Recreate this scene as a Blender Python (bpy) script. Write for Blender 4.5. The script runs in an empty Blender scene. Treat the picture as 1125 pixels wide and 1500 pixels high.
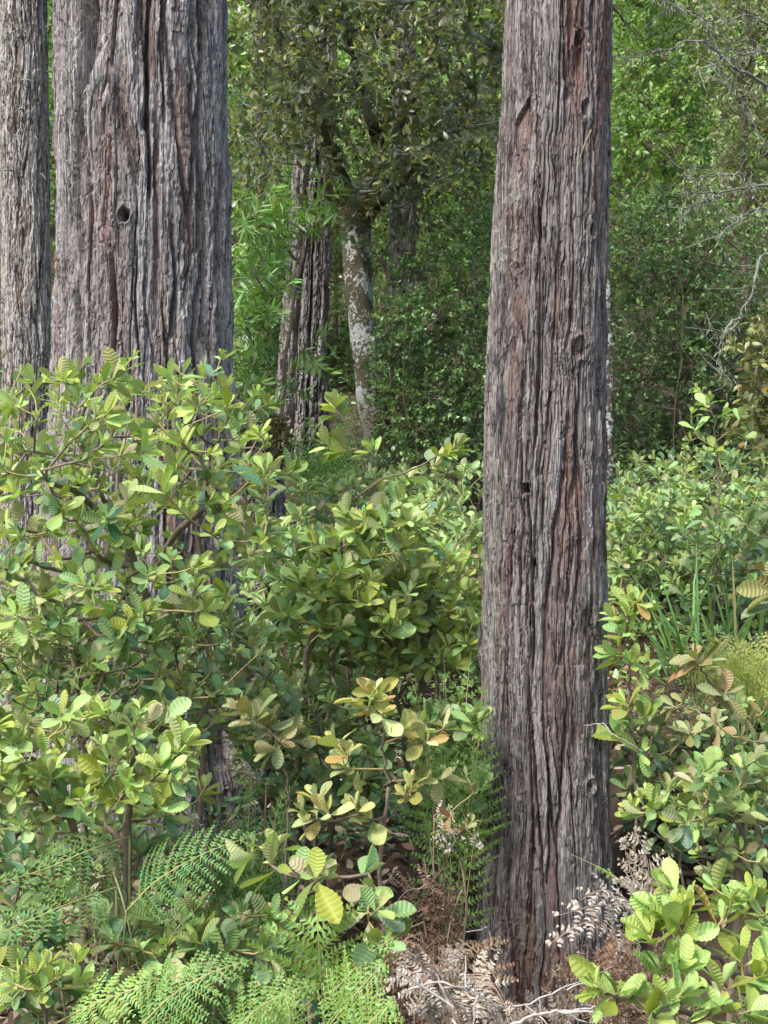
import bpy, math
import numpy as np

# ------------------------------------------------------------------ basics
K = 0.828 / 1500.0                       # metres per photo pixel at one metre
def P(px, py, Y):                        # a photo pixel at distance Y as a point of the place
    return np.array([(px - 562.5) * K * Y, Y, 1.6 - (py - 750.0) * K * Y])
def unit(a):
    a = np.asarray(a, float)
    return a / np.maximum(np.linalg.norm(a, axis=-1, keepdims=True), 1e-9)
_GY = np.array([-12, 0, 5.2, 6.5, 12, 20, 60, 90.0]); _GZ = np.array([-.3, 0, .0, .22, 2.2, 5.6, 25, 40.0])
def ground(x, y):
    x = np.asarray(x, float); y = np.asarray(y, float)
    z = (np.interp(y, _GY, _GZ) + np.interp(y - .7, _GY, _GZ) + np.interp(y + .7, _GY, _GZ)) / 3
    q = np.clip((x - .55) / .9, 0, 1); w = np.clip((y - 3.5) / 1.4, 0, 1); z = z + .85 * q * q * (3 - 2 * q) * w * w * (3 - 2 * w) * np.clip((16 - y) / 9, 0, 1)
    z = z + .06 * np.sin(1.3 * x + .7 * y) * np.sin(.9 * y - .6 * x) + .03 * np.sin(3.1 * x + 1.7) * np.cos(2.3 * y)
    return z
C = bpy.context.scene.collection
UP = np.array([0, 0, 1.0])

def rng_(seed): return np.random.default_rng(seed)

class MB:
    """collects vertices and faces, builds ONE mesh object"""
    def __init__(s):
        s.v, s.f4, s.f3, s.t, s.u, s.n = [], [], [], [], [], 0
    def add(s, v, f4=None, f3=None, tint=None, luv=None):
        v = np.asarray(v, float).reshape(-1, 3); m = len(v)
        s.v.append(v)
        if f4 is not None and len(f4): s.f4.append(np.asarray(f4, np.int64).reshape(-1, 4) + s.n)
        if f3 is not None and len(f3): s.f3.append(np.asarray(f3, np.int64).reshape(-1, 3) + s.n)
        t = np.zeros((m, 4)); t[:, 3] = 1
        if tint is not None: t[:, :3] = np.asarray(tint)[..., :3]
        s.t.append(t)
        u = np.zeros((m, 3))
        if luv is not None: u[:, :2] = luv
        s.u.append(u); s.n += m
    def build(s, name, mat, parent=None, base=(0, 0, 0), smooth=True):
        smooth = smooth and getattr(s, 'smooth', True)
        me = bpy.data.meshes.new(name)
        o = bpy.data.objects.new(name, me); C.objects.link(o)
        base = np.asarray(base, float)
        if parent is not None: o.parent = parent
        else: o.location = base
        if s.n:
            v = np.concatenate(s.v) - base
            f4 = np.concatenate(s.f4) if s.f4 else np.zeros((0, 4), np.int64)
            f3 = np.concatenate(s.f3) if s.f3 else np.zeros((0, 3), np.int64)
            me.vertices.add(len(v)); me.vertices.foreach_set('co', v.astype(np.float32).ravel())
            loops = np.concatenate([f4.ravel(), f3.ravel()]).astype(np.int32)
            me.loops.add(len(loops)); me.loops.foreach_set('vertex_index', loops)
            st = np.concatenate([np.arange(len(f4)) * 4, len(f4) * 4 + np.arange(len(f3)) * 3]).astype(np.int32)
            me.polygons.add(len(st)); me.polygons.foreach_set('loop_start', st)
            me.polygons.foreach_set('use_smooth', np.full(len(st), smooth))
            a = me.attributes.new('tint', 'FLOAT_COLOR', 'POINT'); a.data.foreach_set('color', np.concatenate(s.t).astype(np.float32).ravel())
            a = me.attributes.new('leafuv', 'FLOAT_VECTOR', 'POINT'); a.data.foreach_set('vector', np.concatenate(s.u).astype(np.float32).ravel())
            me.update(calc_edges=True)
        me.materials.append(mat)
        return o

def empty(name, loc):
    o = bpy.data.objects.new(name, None); C.objects.link(o); o.location = loc; o.empty_display_size = .1
    return o
def tag(o, label=None, cat=None, group=None, kind=None):
    for k, v in (('label', label), ('category', cat), ('group', group), ('kind', kind)):
        if v: o[k] = v
    return o

# ------------------------------------------------------------------ materials
class NT:
    def __init__(s, name):
        s.m = bpy.data.materials.new(name); s.m.use_nodes = True; s.t = s.m.node_tree; s.t.nodes.clear()
        s.out = s.n('ShaderNodeOutputMaterial')
    def n(s, typ, **kw):
        x = s.t.nodes.new(typ)
        for k, v in kw.items(): setattr(x, k, v)
        return x
    def l(s, a, b): s.t.links.new(a, b)
    def val(s, sock, v):
        if isinstance(v, bpy.types.NodeSocket): s.l(v, sock)
        else: sock.default_value = v
    def math(s, op, a, b=0.0, c=None, clamp=False):
        x = s.n('ShaderNodeMath', operation=op, use_clamp=clamp); s.val(x.inputs[0], a); s.val(x.inputs[1], b)
        if c is not None: s.val(x.inputs[2], c)
        return x.outputs[0]
    def mix(s, f, a, b, mode='MIX'):
        x = s.n('ShaderNodeMix', data_type='RGBA', blend_type=mode); s.val(x.inputs[0], f)
        for sk, v in ((x.inputs[6], a), (x.inputs[7], b)):
            if isinstance(v, tuple): v = (*v[:3], 1.0)
            s.val(sk, v)
        return x.outputs[2]
    def noise(s, vec, scale, detail=3, rough=.55):
        x = s.n('ShaderNodeTexNoise'); x.inputs['Scale'].default_value = scale; x.inputs['Detail'].default_value = detail
        x.inputs['Roughness'].default_value = rough
        if vec is not None: s.l(vec, x.inputs['Vector'])
        return x.outputs[0]
    def remap(s, v, a, b, c=0., d=1.):
        x = s.n('ShaderNodeMapRange', interpolation_type='SMOOTHSTEP'); s.val(x.inputs[0], v)
        for i, q in enumerate((a, b, c, d)): x.inputs[1 + i].default_value = q
        return x.outputs[0]
    def attr(s, name):
        return s.n('ShaderNodeAttribute', attribute_name=name)
    def scaled(s, vec, sc):
        x = s.n('ShaderNodeMapping'); x.inputs['Scale'].default_value = sc; s.l(vec, x.inputs[0]); return x.outputs[0]
    def bsdf(s, col, rough=.7, spec=.3, normal=None):
        b = s.n('ShaderNodeBsdfPrincipled'); s.val(b.inputs['Base Color'], (*col, 1.) if isinstance(col, tuple) else col)
        s.val(b.inputs['Roughness'], rough); b.inputs['Specular IOR Level'].default_value = spec
        if normal is not None: s.l(normal, b.inputs['Normal'])
        return b.outputs[0]
    def bump(s, h, strength=.5, dist=.01):
        b = s.n('ShaderNodeBump'); b.inputs['Strength'].default_value = strength; b.inputs['Distance'].default_value = dist
        s.l(h, b.inputs['Height']); return b.outputs[0]
    def done(s, sh): s.l(sh, s.out.inputs[0]); return s.m

def leaf_mat(name, old, young, under, bad=(.30, .17, .06), veins=0, trans=.3, rough=.45, spec=.4, slope=.5, vein_col=1.5):
    """R of 'tint' = chance variation, G = youth of the leaf, B = blemish"""
    t = NT(name); a = t.attr('tint'); sep = t.n('ShaderNodeSeparateColor'); t.l(a.outputs['Color'], sep.inputs[0])
    r, g, b = sep.outputs[:3]
    col = t.mix(g, old, young)
    hs = t.n('ShaderNodeHueSaturation'); t.l(col, hs.inputs['Color'])
    t.l(t.math('MULTIPLY_ADD', r, .066, .468), hs.inputs['Hue']); t.l(t.math('MULTIPLY_ADD', r, .7, .68), hs.inputs['Value'])
    t.l(t.math('MULTIPLY_ADD', r, -.25, 1.05), hs.inputs['Saturation'])
    col = hs.outputs[0]; nrm = None
    geo = t.n('ShaderNodeNewGeometry')
    if veins:
        uv = t.attr('leafuv'); sx = t.n('ShaderNodeSeparateXYZ'); t.l(uv.outputs['Vector'], sx.inputs[0])
        u, v = sx.outputs[0], sx.outputs[1]; av = t.math('ABSOLUTE', v)
        ph = t.math('MULTIPLY', t.math('SUBTRACT', u, t.math('MULTIPLY', av, slope * .16)), veins * 2 * math.pi)
        w = t.math('MULTIPLY_ADD', t.math('COSINE', ph), .5, .5)
        line = t.math('POWER', w, 7.0)
        mid = t.remap(av, 0.03, .10, 1., 0.)
        vn = t.math('MAXIMUM', line, mid)
        hv = t.mix(t.math('MULTIPLY', vn, .46), col, t.mix(1.0, col, (vein_col, vein_col, vein_col * .9), 'MULTIPLY'))
        col = hv
        nrm = t.bump(t.math('SUBTRACT', 1.0, w), .35, .003)
    pn = t.noise(geo.outputs['Position'], 55.0, 2)
    f = t.math('MULTIPLY', b, t.remap(pn, .35, .6), clamp=True)
    col = t.mix(t.math('MAXIMUM', f, t.remap(b, .8, .95)), col, bad)
    und = t.mix(t.remap(b, .8, .95), t.mix(.35, under, col), t.mix(.5, bad, under))
    col2 = t.mix(geo.outputs['Backfacing'], col, und)
    p = t.bsdf(col2, rough, spec, nrm)
    tr = t.n('ShaderNodeBsdfTranslucent'); t.l(t.mix(1.0, col, (1.08, 1.35, .5), 'MULTIPLY'), tr.inputs[0])
    ms = t.n('ShaderNodeMixShader'); ms.inputs[0].default_value = trans; t.l(p, ms.inputs[1]); t.l(tr.outputs[0], ms.inputs[2])
    return t.done(ms.outputs[0])

def bark_mat(name, dark, light, red, lichen=(.36, .38, .33), lich=.3, fib=(120, 120, 6), fine=(.5, 1.3)):
    t = NT(name); a = t.attr('tint'); sep = t.n('ShaderNodeSeparateColor'); t.l(a.outputs['Color'], sep.inputs[0])
    r, g, b = sep.outputs[:3]
    tc = t.n('ShaderNodeTexCoord'); ob = tc.outputs['Object']
    fi = t.noise(t.scaled(ob, fib), 1.0, 5, .62)
    fi2 = t.noise(t.scaled(ob, (fib[0] * 2.6, fib[1] * 2.6, fib[2] * 4)), 1.0, 3, .6)
    col = t.mix(t.math('MULTIPLY_ADD', t.math('SUBTRACT', fi, .5), 1.3, g, clamp=True), dark, light)
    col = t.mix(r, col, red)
    col = t.mix(t.math('MULTIPLY', t.remap(fi, .47, .36), .75), col, tuple(q * .42 for q in dark))
    cn = t.noise(t.scaled(ob, (fib[0] * .36, fib[1] * .36, fib[2] * .42)), 1.0, 4, .68)
    crack = t.remap(t.math('ABSOLUTE', t.math('SUBTRACT', cn, .5)), 0., .022, 1., 0.)
    crack = t.math('MULTIPLY', crack, t.remap(t.noise(ob, 9.0, 3), .42, .58))
    col = t.mix(t.math('MULTIPLY', crack, .8), col, tuple(q * .25 for q in red))
    pat = t.noise(ob, 6.0, 5, .65)
    speck = t.noise(ob, 60.0, 3, .6)
    lm = t.math('MULTIPLY', t.remap(pat, .5, .68), t.remap(speck, .47, .6))
    col = t.mix(t.math('MULTIPLY', t.math('MULTIPLY', lm, lich), t.math('ADD', .35, b), clamp=True), col, lichen)
    k = t.remap(fi2, .3, .7, fine[0], fine[1])
    kk = t.n('ShaderNodeCombineColor'); [t.l(k, kk.inputs[i]) for i in range(3)]
    col = t.mix(1.0, col, kk.outputs[0], 'MULTIPLY')
    nrm = t.bump(t.math('SUBTRACT', t.math('ADD', fi, t.math('MULTIPLY', fi2, .6)), crack), .9, .012)
    return t.done(t.bsdf(col, .85, .2, nrm))

def plain_mat(name, c1, c2, scale=30., rough=.8, bump=.3, stretch=(1, 1, 1)):
    t = NT(name); tc = t.n('ShaderNodeTexCoord'); v = t.scaled(tc.outputs['Object'], stretch)
    a = t.noise(v, scale, 5, .6); b = t.noise(v, scale * .15, 3)
    col = t.mix(t.remap(t.math('MULTIPLY_ADD', b, .5, t.math('MULTIPLY', a, .6)), .3, .8), c1, c2)
    return t.done(t.bsdf(col, rough, .2, t.bump(a, bump, .01)))

TAN = leaf_mat('tanoak_leaf', (.048, .140, .072), (.355, .455, .085), (.46, .42, .24), (.50, .41, .27), veins=9, trans=.28, rough=.5, spec=.3)
TAN_SPOT = leaf_mat('spotted_tanoak_leaf', (.10, .18, .07), (.38, .39, .11), (.46, .42, .24), (.44, .28, .10), veins=9, trans=.28, rough=.5, spec=.3)
TAN_FRESH = leaf_mat('fresh_tanoak_leaf', (.12, .24, .06), (.33, .43, .085), (.38, .42, .18), (.40, .26, .08), veins=9, trans=.3, rough=.45, spec=.35)
TAN_RUST = leaf_mat('rusty_tanoak_leaf', (.10, .15, .06), (.29, .29, .10), (.36, .26, .14), (.36, .16, .09), veins=9, trans=.28, rough=.45, spec=.35)
TAN_MID = leaf_mat('mid_tanoak_leaf', (.060, .155, .062), (.31, .43, .095), (.42, .42, .25), (.46, .37, .24), veins=0, trans=.25, rough=.42, spec=.45)
OAK = leaf_mat('canopy_leaf', (.080, .112, .05), (.40, .38, .10), (.24, .23, .14), (.46, .36, .06), trans=.3, rough=.33, spec=.5)
DARK = leaf_mat('small_evergreen_leaf', (.070, .145, .060), (.28, .44, .10), (.10, .14, .06), (.20, .15, .05), trans=.28, rough=.35, spec=.5)
BRIGHT = leaf_mat('bright_small_leaf', (.080, .165, .055), (.32, .46, .11), (.16, .24, .06), (.36, .32, .06), trans=.4, rough=.45, spec=.35)
OLIVE = leaf_mat('olive_small_leaf', (.085, .112, .062), (.37, .39, .17), (.26, .26, .16), (.40, .32, .08), trans=.3, rough=.4, spec=.4)
RUSTB = leaf_mat('bronze_leaf', (.075, .105, .035), (.36, .35, .08), (.24, .18, .08), (.34, .17, .05), trans=.3, rough=.4, spec=.4)
LANCE = leaf_mat('lance_leaf', (.06, .12, .06), (.27, .45, .08), (.20, .27, .12), (.25, .2, .06), trans=.3, rough=.35, spec=.5)
FERN = leaf_mat('fern_leaflet', (.060, .185, .038), (.25, .41, .065), (.16, .28, .11), (.36, .25, .07), trans=.35, rough=.55, spec=.25)
FERNY = leaf_mat('golden_fern_leaflet', (.16, .27, .05), (.42, .44, .10), (.34, .36, .12), (.45, .30, .10), trans=.35, rough=.55, spec=.25)
DEADF = leaf_mat('dead_fern_leaflet', (.105, .058, .036), (.30, .175, .105), (.22, .14, .09), (.42, .34, .28), trans=.15, rough=.8, spec=.15)
PALEF = leaf_mat('pale_dead_fern_leaflet', (.26, .21, .165), (.54, .49, .43), (.42, .34, .30), (.28, .17, .11), trans=.15, rough=.8, spec=.15)
LITTER = leaf_mat('dead_leaf', (.13, .085, .055), (.36, .26, .18), (.42, .34, .27), (.46, .37, .32), trans=.1, rough=.75, spec=.15)
GRASSM = leaf_mat('grass_blade', (.07, .18, .035), (.24, .40, .09), (.14, .25, .07), (.5, .40, .18), trans=.3, rough=.5, spec=.3)
FARM = leaf_mat('distant_foliage', (.065, .13, .048), (.33, .45, .11), (.11, .17, .06), (.36, .34, .09), trans=.35, rough=.5, spec=.3)
def twig_mat():
    t = NT('twig_bark'); tc = t.n('ShaderNodeTexCoord'); a = t.attr('tint'); sp = t.n('ShaderNodeSeparateColor'); t.l(a.outputs['Color'], sp.inputs[0])
    n = t.noise(tc.outputs['Object'], 60, 4); o = t.mix(n, (.07, .05, .035), (.26, .21, .15)); y = t.mix(n, (.24, .18, .08), (.42, .35, .16))
    return t.done(t.bsdf(t.mix(sp.outputs[0], o, y), .75, .25, t.bump(n, .4, .01)))
TWIG = twig_mat()
TWIGY = plain_mat('young_twig', (.22, .16, .07), (.38, .31, .14), 40, .7, .3)
STALK = plain_mat('fern_stalk', (.20, .22, .07), (.42, .38, .17), 30, .6, .2)
DSTALK = plain_mat('dead_stalk', (.16, .10, .06), (.40, .30, .23), 30, .8, .3)
PALEW = plain_mat('weathered_twig', (.22, .19, .17), (.52, .48, .44), 50, .8, .4, (1, 1, .4))
LICHW = plain_mat('lichen_twig', (.07, .07, .058), (.30, .315, .265), 22, .85, .4)
MOSS = plain_mat('moss', (.055, .06, .018), (.16, .15, .05), 60, .95, .9)
BARK_FRONT = bark_mat('reddish_bark', (.138, .117, .110), (.32, .294, .278), (.185, .108, .084), lich=.6)
BARK_BIG = bark_mat('grey_bark', (.20, .182, .176), (.45, .42, .405), (.24, .145, .112), lich=.30)
BARK_SLIM = bark_mat('pale_flaky_bark', (.23, .208, .19), (.47, .44, .405), (.25, .185, .14), lich=.5, fib=(60, 60, 9))
BARK_MID = bark_mat('far_bark', (.145, .126, .118), (.34, .31, .295), (.15, .108, .09), lich=.3, fib=(40, 40, 2.5))
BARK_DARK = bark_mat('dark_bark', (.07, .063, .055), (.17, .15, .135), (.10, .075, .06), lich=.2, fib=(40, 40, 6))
def lichen_bark(name, cover, scale=2.6):
    t = NT(name); tc = t.n('ShaderNodeTexCoord'); ob = tc.outputs['Object']; a = t.attr('tint')
    sep = t.n('ShaderNodeSeparateColor'); t.l(a.outputs['Color'], sep.inputs[0])
    big = t.noise(t.scaled(ob, (1, 1, .8)), scale * 2, 6, .66); small = t.noise(ob, 45, 4, .6)
    m = t.remap(t.math('ADD', big, t.math('MULTIPLY', t.math('SUBTRACT', small, .0), .55)), cover + .165, cover + .25)
    m = t.math('MULTIPLY', m, t.math('SUBTRACT', 1.0, sep.outputs[0], clamp=True))
    brown = t.mix(small, (.05, .045, .028), (.17, .14, .085))
    white = t.mix(small, (.34, .35, .32), (.66, .67, .64))
    col = t.mix(m, brown, white)
    col = t.mix(t.math('MULTIPLY', sep.outputs[0], t.remap(small, .35, .55)), col, (.085, .07, .022))
    return t.done(t.bsdf(col, .85, .2, t.bump(t.math('ADD', small, t.math('MULTIPLY', big, 2)), .8, .02)))
BARK_LICH = lichen_bark('lichen_bark', .61)
BARK_SPOT = lichen_bark('spotted_bark', .60, 7)

# ------------------------------------------------------------------ noise and bark relief
_T = {}
def _tab(seed, pu):
    k = (seed, pu)
    if k not in _T: _T[k] = rng_(seed * 7919 + pu).random((3, pu, 1024))
    return _T[k]
def vnoise(u, v, pu, seed):
    T = _tab(seed, pu)[0]
    i = np.floor(u).astype(int); j = np.floor(v).astype(int); fu = u - i; fv = v - j
    fu = fu * fu * (3 - 2 * fu); fv = fv * fv * (3 - 2 * fv)
    a = T[i % pu, j % 1024]; b = T[(i + 1) % pu, j % 1024]; c = T[i % pu, (j + 1) % 1024]; d = T[(i + 1) % pu, (j + 1) % 1024]
    return (a * (1 - fu) + b * fu) * (1 - fv) + (c * (1 - fu) + d * fu) * fv - .5
def cells(u, v, pu, seed):
    """F2-F1, chance value of the cell, chance value 2, offset along v from the cell's centre"""
    T = _tab(seed, pu); i0 = np.floor(u).astype(int); j0 = np.floor(v).astype(int)
    f1 = np.full(u.shape, 9.); f2 = f1.copy(); ra = np.zeros_like(u); rb = ra.copy(); dv1 = ra.copy()
    for di in (-1, 0, 1):
        for dj in (-1, 0, 1):
            i = i0 + di; j = j0 + dj; im = i % pu; jm = j % 1024
            cu = i + .15 + .7 * T[0][im, jm]; cv = j + T[1][im, jm]
            d = np.sqrt((u - cu) ** 2 + ((v - cv) * .42) ** 2)
            near = d < f1
            f2 = np.where(near, f1, np.minimum(f2, d)); f1 = np.where(near, d, f1)
            ra = np.where(near, T[2][im, jm], ra); rb = np.where(near, T[2][im, (jm + 511) % 1024], rb); dv1 = np.where(near, v - cv, dv1)
    return f2 - f1, ra, rb, dv1
def sstep(x, a, b):
    t = np.clip((x - a) / (b - a), 0, 1); return t * t * (3 - 2 * t)

def bark_relief(th, s, r0, seed, depth=1.0, big=.075, knots=(), fissures=(), red=.35, smooth=False, lich=None):
    """outward relief in metres and the three tint values over (angle, height)"""
    C0 = 2 * math.pi * r0
    su = np.zeros_like(th)
    disp = np.zeros_like(th); hole = np.zeros_like(th)
    for (kt, ks, a, b, dep, rim) in knots:
        ds = ((th - kt + math.pi) % (2 * math.pi) - math.pi) * r0; dz = s - ks
        rho2 = (ds / a) ** 2 + (dz / b) ** 2; rho2 = rho2 * (1 + .9 * vnoise(ds / a * 1.3 + 40.5 + kt, dz / b * 1.3 + 40.5, 97, seed + 70)); rho = np.sqrt(rho2)
        su += -ds * .6 * np.exp(-rho2 / 3)
        disp += -1.1 * dep * np.exp(-rho2 * 1.6) + .9 * rim * np.exp(-(rho - 1.35) ** 2 * 5)
        disp += .10 * rim * np.cos(rho * 9) * np.exp(-rho2 / 4)
        hole = np.maximum(hole, np.exp(-rho2))
    def U(w):
        pu = max(3, int(round(C0 / w))); return (th * r0 + su) / C0 * pu, pu
    # strips that wander a little
    uA, pA = U(.16)
    wob = vnoise(uA, s * .9, pA, seed + 1) * .05 + vnoise(uA, s * 3.1, pA, seed + 2) * .022
    uB, pB = U(.05); wob = wob + vnoise(uB, s * 11, pB, seed + 5) * .010 + vnoise(uB, s * 37, pB, seed + 6) * .006
    if smooth:
        u1, p1 = U(.03); disp += vnoise(u1, s * 14, p1, seed + 3) * .006 * depth
        u1, p1 = U(.12); disp += vnoise(u1, s * 4, p1, seed + 4) * .02 * depth
        return disp, np.zeros_like(th), np.full_like(th, .5), np.zeros_like(th)
    def UW(w):
        pu = max(3, int(round(C0 / w))); return (th * r0 + su + wob) / C0 * pu, pu
    u, p = UW(big);      d1, a1, b1, v1 = cells(u, s / (big * 9), p, seed + 10)
    u, p = UW(big * .36); d2, a2, b2, v2 = cells(u, s / (big * 3.6), p, seed + 20)
    u, p = UW(big * .15); d3, a3, b3, v3 = cells(u, s / (big * 1.3), p, seed + 30)
    u4, p4 = UW(.007);   f4 = 1 - np.abs(vnoise(u4, s * 14, p4, seed + 40)) * 4
    u5, p5 = UW(.016);   f5 = vnoise(u5, s * 40, p5, seed + 41)
    u6, p6 = UW(big * .7); keep = sstep(vnoise(u6, s * 2.3, p6, seed + 42), -.25, .25)
    g1 = 1 - sstep(d1, .0, .11); g2 = 1 - sstep(d2, 0, .15); g3 = 1 - sstep(d3, 0, .25)
    u7, p7 = UW(big * .30); open2 = sstep(vnoise(u7, s * 3.7, p7, seed + 43), -.22, .12); open1 = sstep(vnoise(u7, s * 1.9, p7, seed + 48), -.3, .05)
    u8, p8 = UW(.022); fl = vnoise(u8, s * 9, p8, seed + 44) + .35 * vnoise(u8 * 2, s * 31, p8 * 2, seed + 45); flake = sstep(fl, .08, .12)
    u9, p9 = UW(.05); fl2 = vnoise(u9, s * 5.0, p9, seed + 46) + .3 * vnoise(u9 * 3, s * 27, p9 * 3, seed + 47); flake2 = sstep(fl2, .02, .05)
    disp += depth * (-.042 * g1 * (.25 + .75 * b1) * (.25 + .75 * open1) + (a1 - .5) * .010 + .005 * v1 * (b1 - .5) * 2
                     - .021 * g2 * b2 * open2 + (a2 - .5) * .0055 * (.3 + .7 * open2) + v2 * (b2 - .45) * .009
                     - .0055 * g3 * keep * (.2 + .8 * b3) + (a3 - .5) * .0028 * (.4 + .8 * keep) + v3 * (b3 - .45) * .005
                     + flake * .0045 + flake2 * .0060 + f4 * .0012 + f5 * .0036)
    disp -= np.percentile(disp, 80)
    for (pts, w, dep) in fissures:
        pts = np.array(pts); o = np.argsort(pts[:, 1]); pts = pts[o]
        tc = np.interp(s, pts[:, 1], pts[:, 0]); ds = ((th - tc + math.pi) % (2 * math.pi) - math.pi) * r0 + wob * .6
        tap = sstep(s, pts[0, 1] - .05, pts[0, 1] + .12) * (1 - sstep(s, pts[-1, 1] - .12, pts[-1, 1] + .05))
        ww = w * (.75 + .9 * (vnoise(s * 0 + 1.5, s * 7, 9, seed + 60) + .3))
        disp -= 1.5 * dep * np.exp(-(np.abs(ds) / np.maximum(ww, .003)) ** 3) * tap
    # fresh inner bark shows where whole plates have come off
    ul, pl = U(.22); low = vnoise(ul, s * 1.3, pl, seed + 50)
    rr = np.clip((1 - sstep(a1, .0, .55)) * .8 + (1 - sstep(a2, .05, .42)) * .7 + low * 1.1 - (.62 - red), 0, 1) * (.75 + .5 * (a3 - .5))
    rr = np.clip(rr + hole * .3 + .45 * np.maximum(g1 * b1 * open1, g2 * b2 * open2), 0, 1)  # reddish inner bark in cracks and knot holes, also paints in their shade
    tone = np.clip(.45 + (a2 - .5) * .6 + (a3 - .5) * .3 + (a1 - .5) * .25 + (f4 - .3) * .12 + f5 * .4, 0, 1)
    if lich is None: lc = np.full_like(th, .3)
    else: lc = np.exp(-(((th - lich[0] + math.pi) % (2 * math.pi) - math.pi) / lich[1]) ** 2)
    return disp, rr, tone, lc

def trunk_mesh(ctr, zs, nseg, r0, relief, flute=(), flare=None):
    """ctr: rows (x, y, z, r); zs: heights of the rings; horizontal rings"""
    ctr = np.array(ctr, float); o = np.argsort(ctr[:, 2]); ctr = ctr[o]
    def sm(col):
        h = .12
        return (np.interp(zs, ctr[:, 2], ctr[:, col]) + np.interp(zs - h, ctr[:, 2], ctr[:, col]) + np.interp(zs + h, ctr[:, 2], ctr[:, col])) / 3
    cx, cy, r = sm(0), sm(1), sm(3)
    th = np.linspace(0, 2 * math.pi, nseg, endpoint=False)
    TH, Z = np.meshgrid(th, zs)
    disp, rr, tone, lc = relief(TH, Z)
    R = r[:, None] + disp
    for (n, amp, ph, tw) in flute: R = R + r[:, None] * amp * np.cos(n * TH + ph + tw * Z)
    if flare is not None:
        z0, h, amp = flare; fl = np.exp(-np.maximum(Z - z0, 0) / h) * amp
        R = R + fl * (1 + .45 * np.cos(5 * TH + 1.0) + .3 * np.cos(3 * TH + 2))
    V = np.stack([cx[:, None] + R * np.cos(TH), cy[:, None] + R * np.sin(TH), Z + disp * 0], -1).reshape(-1, 3)
    n = len(zs); i, j = np.meshgrid(np.arange(n - 1), np.arange(nseg), indexing='ij'); j2 = (j + 1) % nseg
    F = np.stack([i * nseg + j, i * nseg + j2, (i + 1) * nseg + j2, (i + 1) * nseg + j], -1).reshape(-1, 4)
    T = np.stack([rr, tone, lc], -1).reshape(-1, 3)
    mb = MB(); mb.add(V, F, tint=T); mb.smooth = False
    # closing cap on top
    top = np.array([[cx[-1], cy[-1], zs[-1]]]); mb.v[0] = np.concatenate([mb.v[0], top]); mb.t[0] = np.concatenate([mb.t[0], [[.2, .4, .2, 1]]]); mb.u[0] = np.concatenate([mb.u[0], [[0, 0, 0]]])
    k = np.arange(nseg); b = (n - 1) * nseg
    mb.f3.append(np.stack([b + k, b + (k + 1) % nseg, np.full(nseg, n * nseg)], -1)); mb.n += 1
    return mb

def tube(mb, pts, rad, sides=6, tint=(.5, .5, .3), rough=0., rng=None):
    pts = np.asarray(pts, float); n = len(pts); rad = np.broadcast_to(np.asarray(rad, float), (n,))
    T = unit(np.gradient(pts, axis=0))
    ref = np.array([1., 0, 0]) if abs(T[:, 0]).mean() < .8 else np.array([0, 1., 0])
    A = unit(np.cross(T, ref)); B = np.cross(T, A)
    th = np.linspace(0, 2 * math.pi, sides, endpoint=False)
    R = rad[:, None] * np.ones(sides)
    if rough and rng is not None: R = R * (1 + rough * rng.standard_normal(R.shape))
    V = pts[:, None, :] + R[..., None] * (np.cos(th)[None, :, None] * A[:, None, :] + np.sin(th)[None, :, None] * B[:, None, :])
    i, j = np.meshgrid(np.arange(n - 1), np.arange(sides), indexing='ij'); j2 = (j + 1) % sides
    F = np.stack([i * sides + j, i * sides + j2, (i + 1) * sides + j2, (i + 1) * sides + j], -1).reshape(-1, 4)
    V = np.concatenate([V.reshape(-1, 3), pts[-1:] + T[-1:] * rad[-1] * .6]); k = np.arange(sides); b = (n - 1) * sides
    F3 = np.stack([b + k, b + (k + 1) % sides, np.full(sides, n * sides)], -1)
    mb.add(V, F, F3, tint=np.broadcast_to(np.asarray(tint, float), (len(V), 3)))

def curve(pts, n=24):
    """smooth polyline through points (Catmull-Rom)"""
    p = np.asarray(pts, float)
    if len(p) == 2: return p[0] + (p[1] - p[0]) * np.linspace(0, 1, n)[:, None]
    q = np.concatenate([[2 * p[0] - p[1]], p, [2 * p[-1] - p[-2]]]); m = len(p) - 1
    t = np.linspace(0, m, n); i = np.minimum(t.astype(int), m - 1); f = (t - i)[:, None]
    a, b, c, d = q[i], q[i + 1], q[i + 2], q[i + 3]
    return .5 * (2 * b + (c - a) * f + (2 * a - 5 * b + 4 * c - d) * f ** 2 + (3 * b - a - 3 * c + d) * f ** 3)

# ------------------------------------------------------------------ leaves
M_BEND = True
class Tpl: pass
def leaf_tpl(rows, vs, prof, serr=0., pleat=0., skew=.10):
    vs = np.asarray(vs, float); us = np.linspace(0, 1, rows); t = Tpl()
    U, V = np.meshgrid(us, vs, indexing='ij'); i = np.arange(rows)[:, None]
    w = prof(us)[:, None]
    edge = (np.abs(V) > .99); sgn = np.where(i % 2 == 0, 1., -1.)
    t.x = U + skew * np.abs(V) * np.sin(math.pi * U) * .9
    t.y = V * w * .5 * (1 + np.where(edge, sgn * serr, 0))
    t.z = pleat * -sgn * np.minimum(np.abs(V) * 2, 1) * w * .5
    t.f = np.abs(V) * w * .5
    t.uv = np.stack([t.x.ravel(), V.ravel()], -1)
    t.x, t.y, t.z, t.f = [q.ravel() for q in (t.x, t.y, t.z, t.f)]
    c = len(vs); a, b = np.meshgrid(np.arange(rows - 1), np.arange(c - 1), indexing='ij')
    t.F = np.stack([a * c + b, (a + 1) * c + b, (a + 1) * c + b + 1, a * c + b + 1], -1).reshape(-1, 4)
    return t
def prof_obov(u): return np.where(u < .07, .07, np.maximum(np.sin(math.pi * np.clip((u - .05) / .96, 0, 1) ** 1.18), 0) ** .72) * np.where(u > .985, .25, 1) + .02
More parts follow.
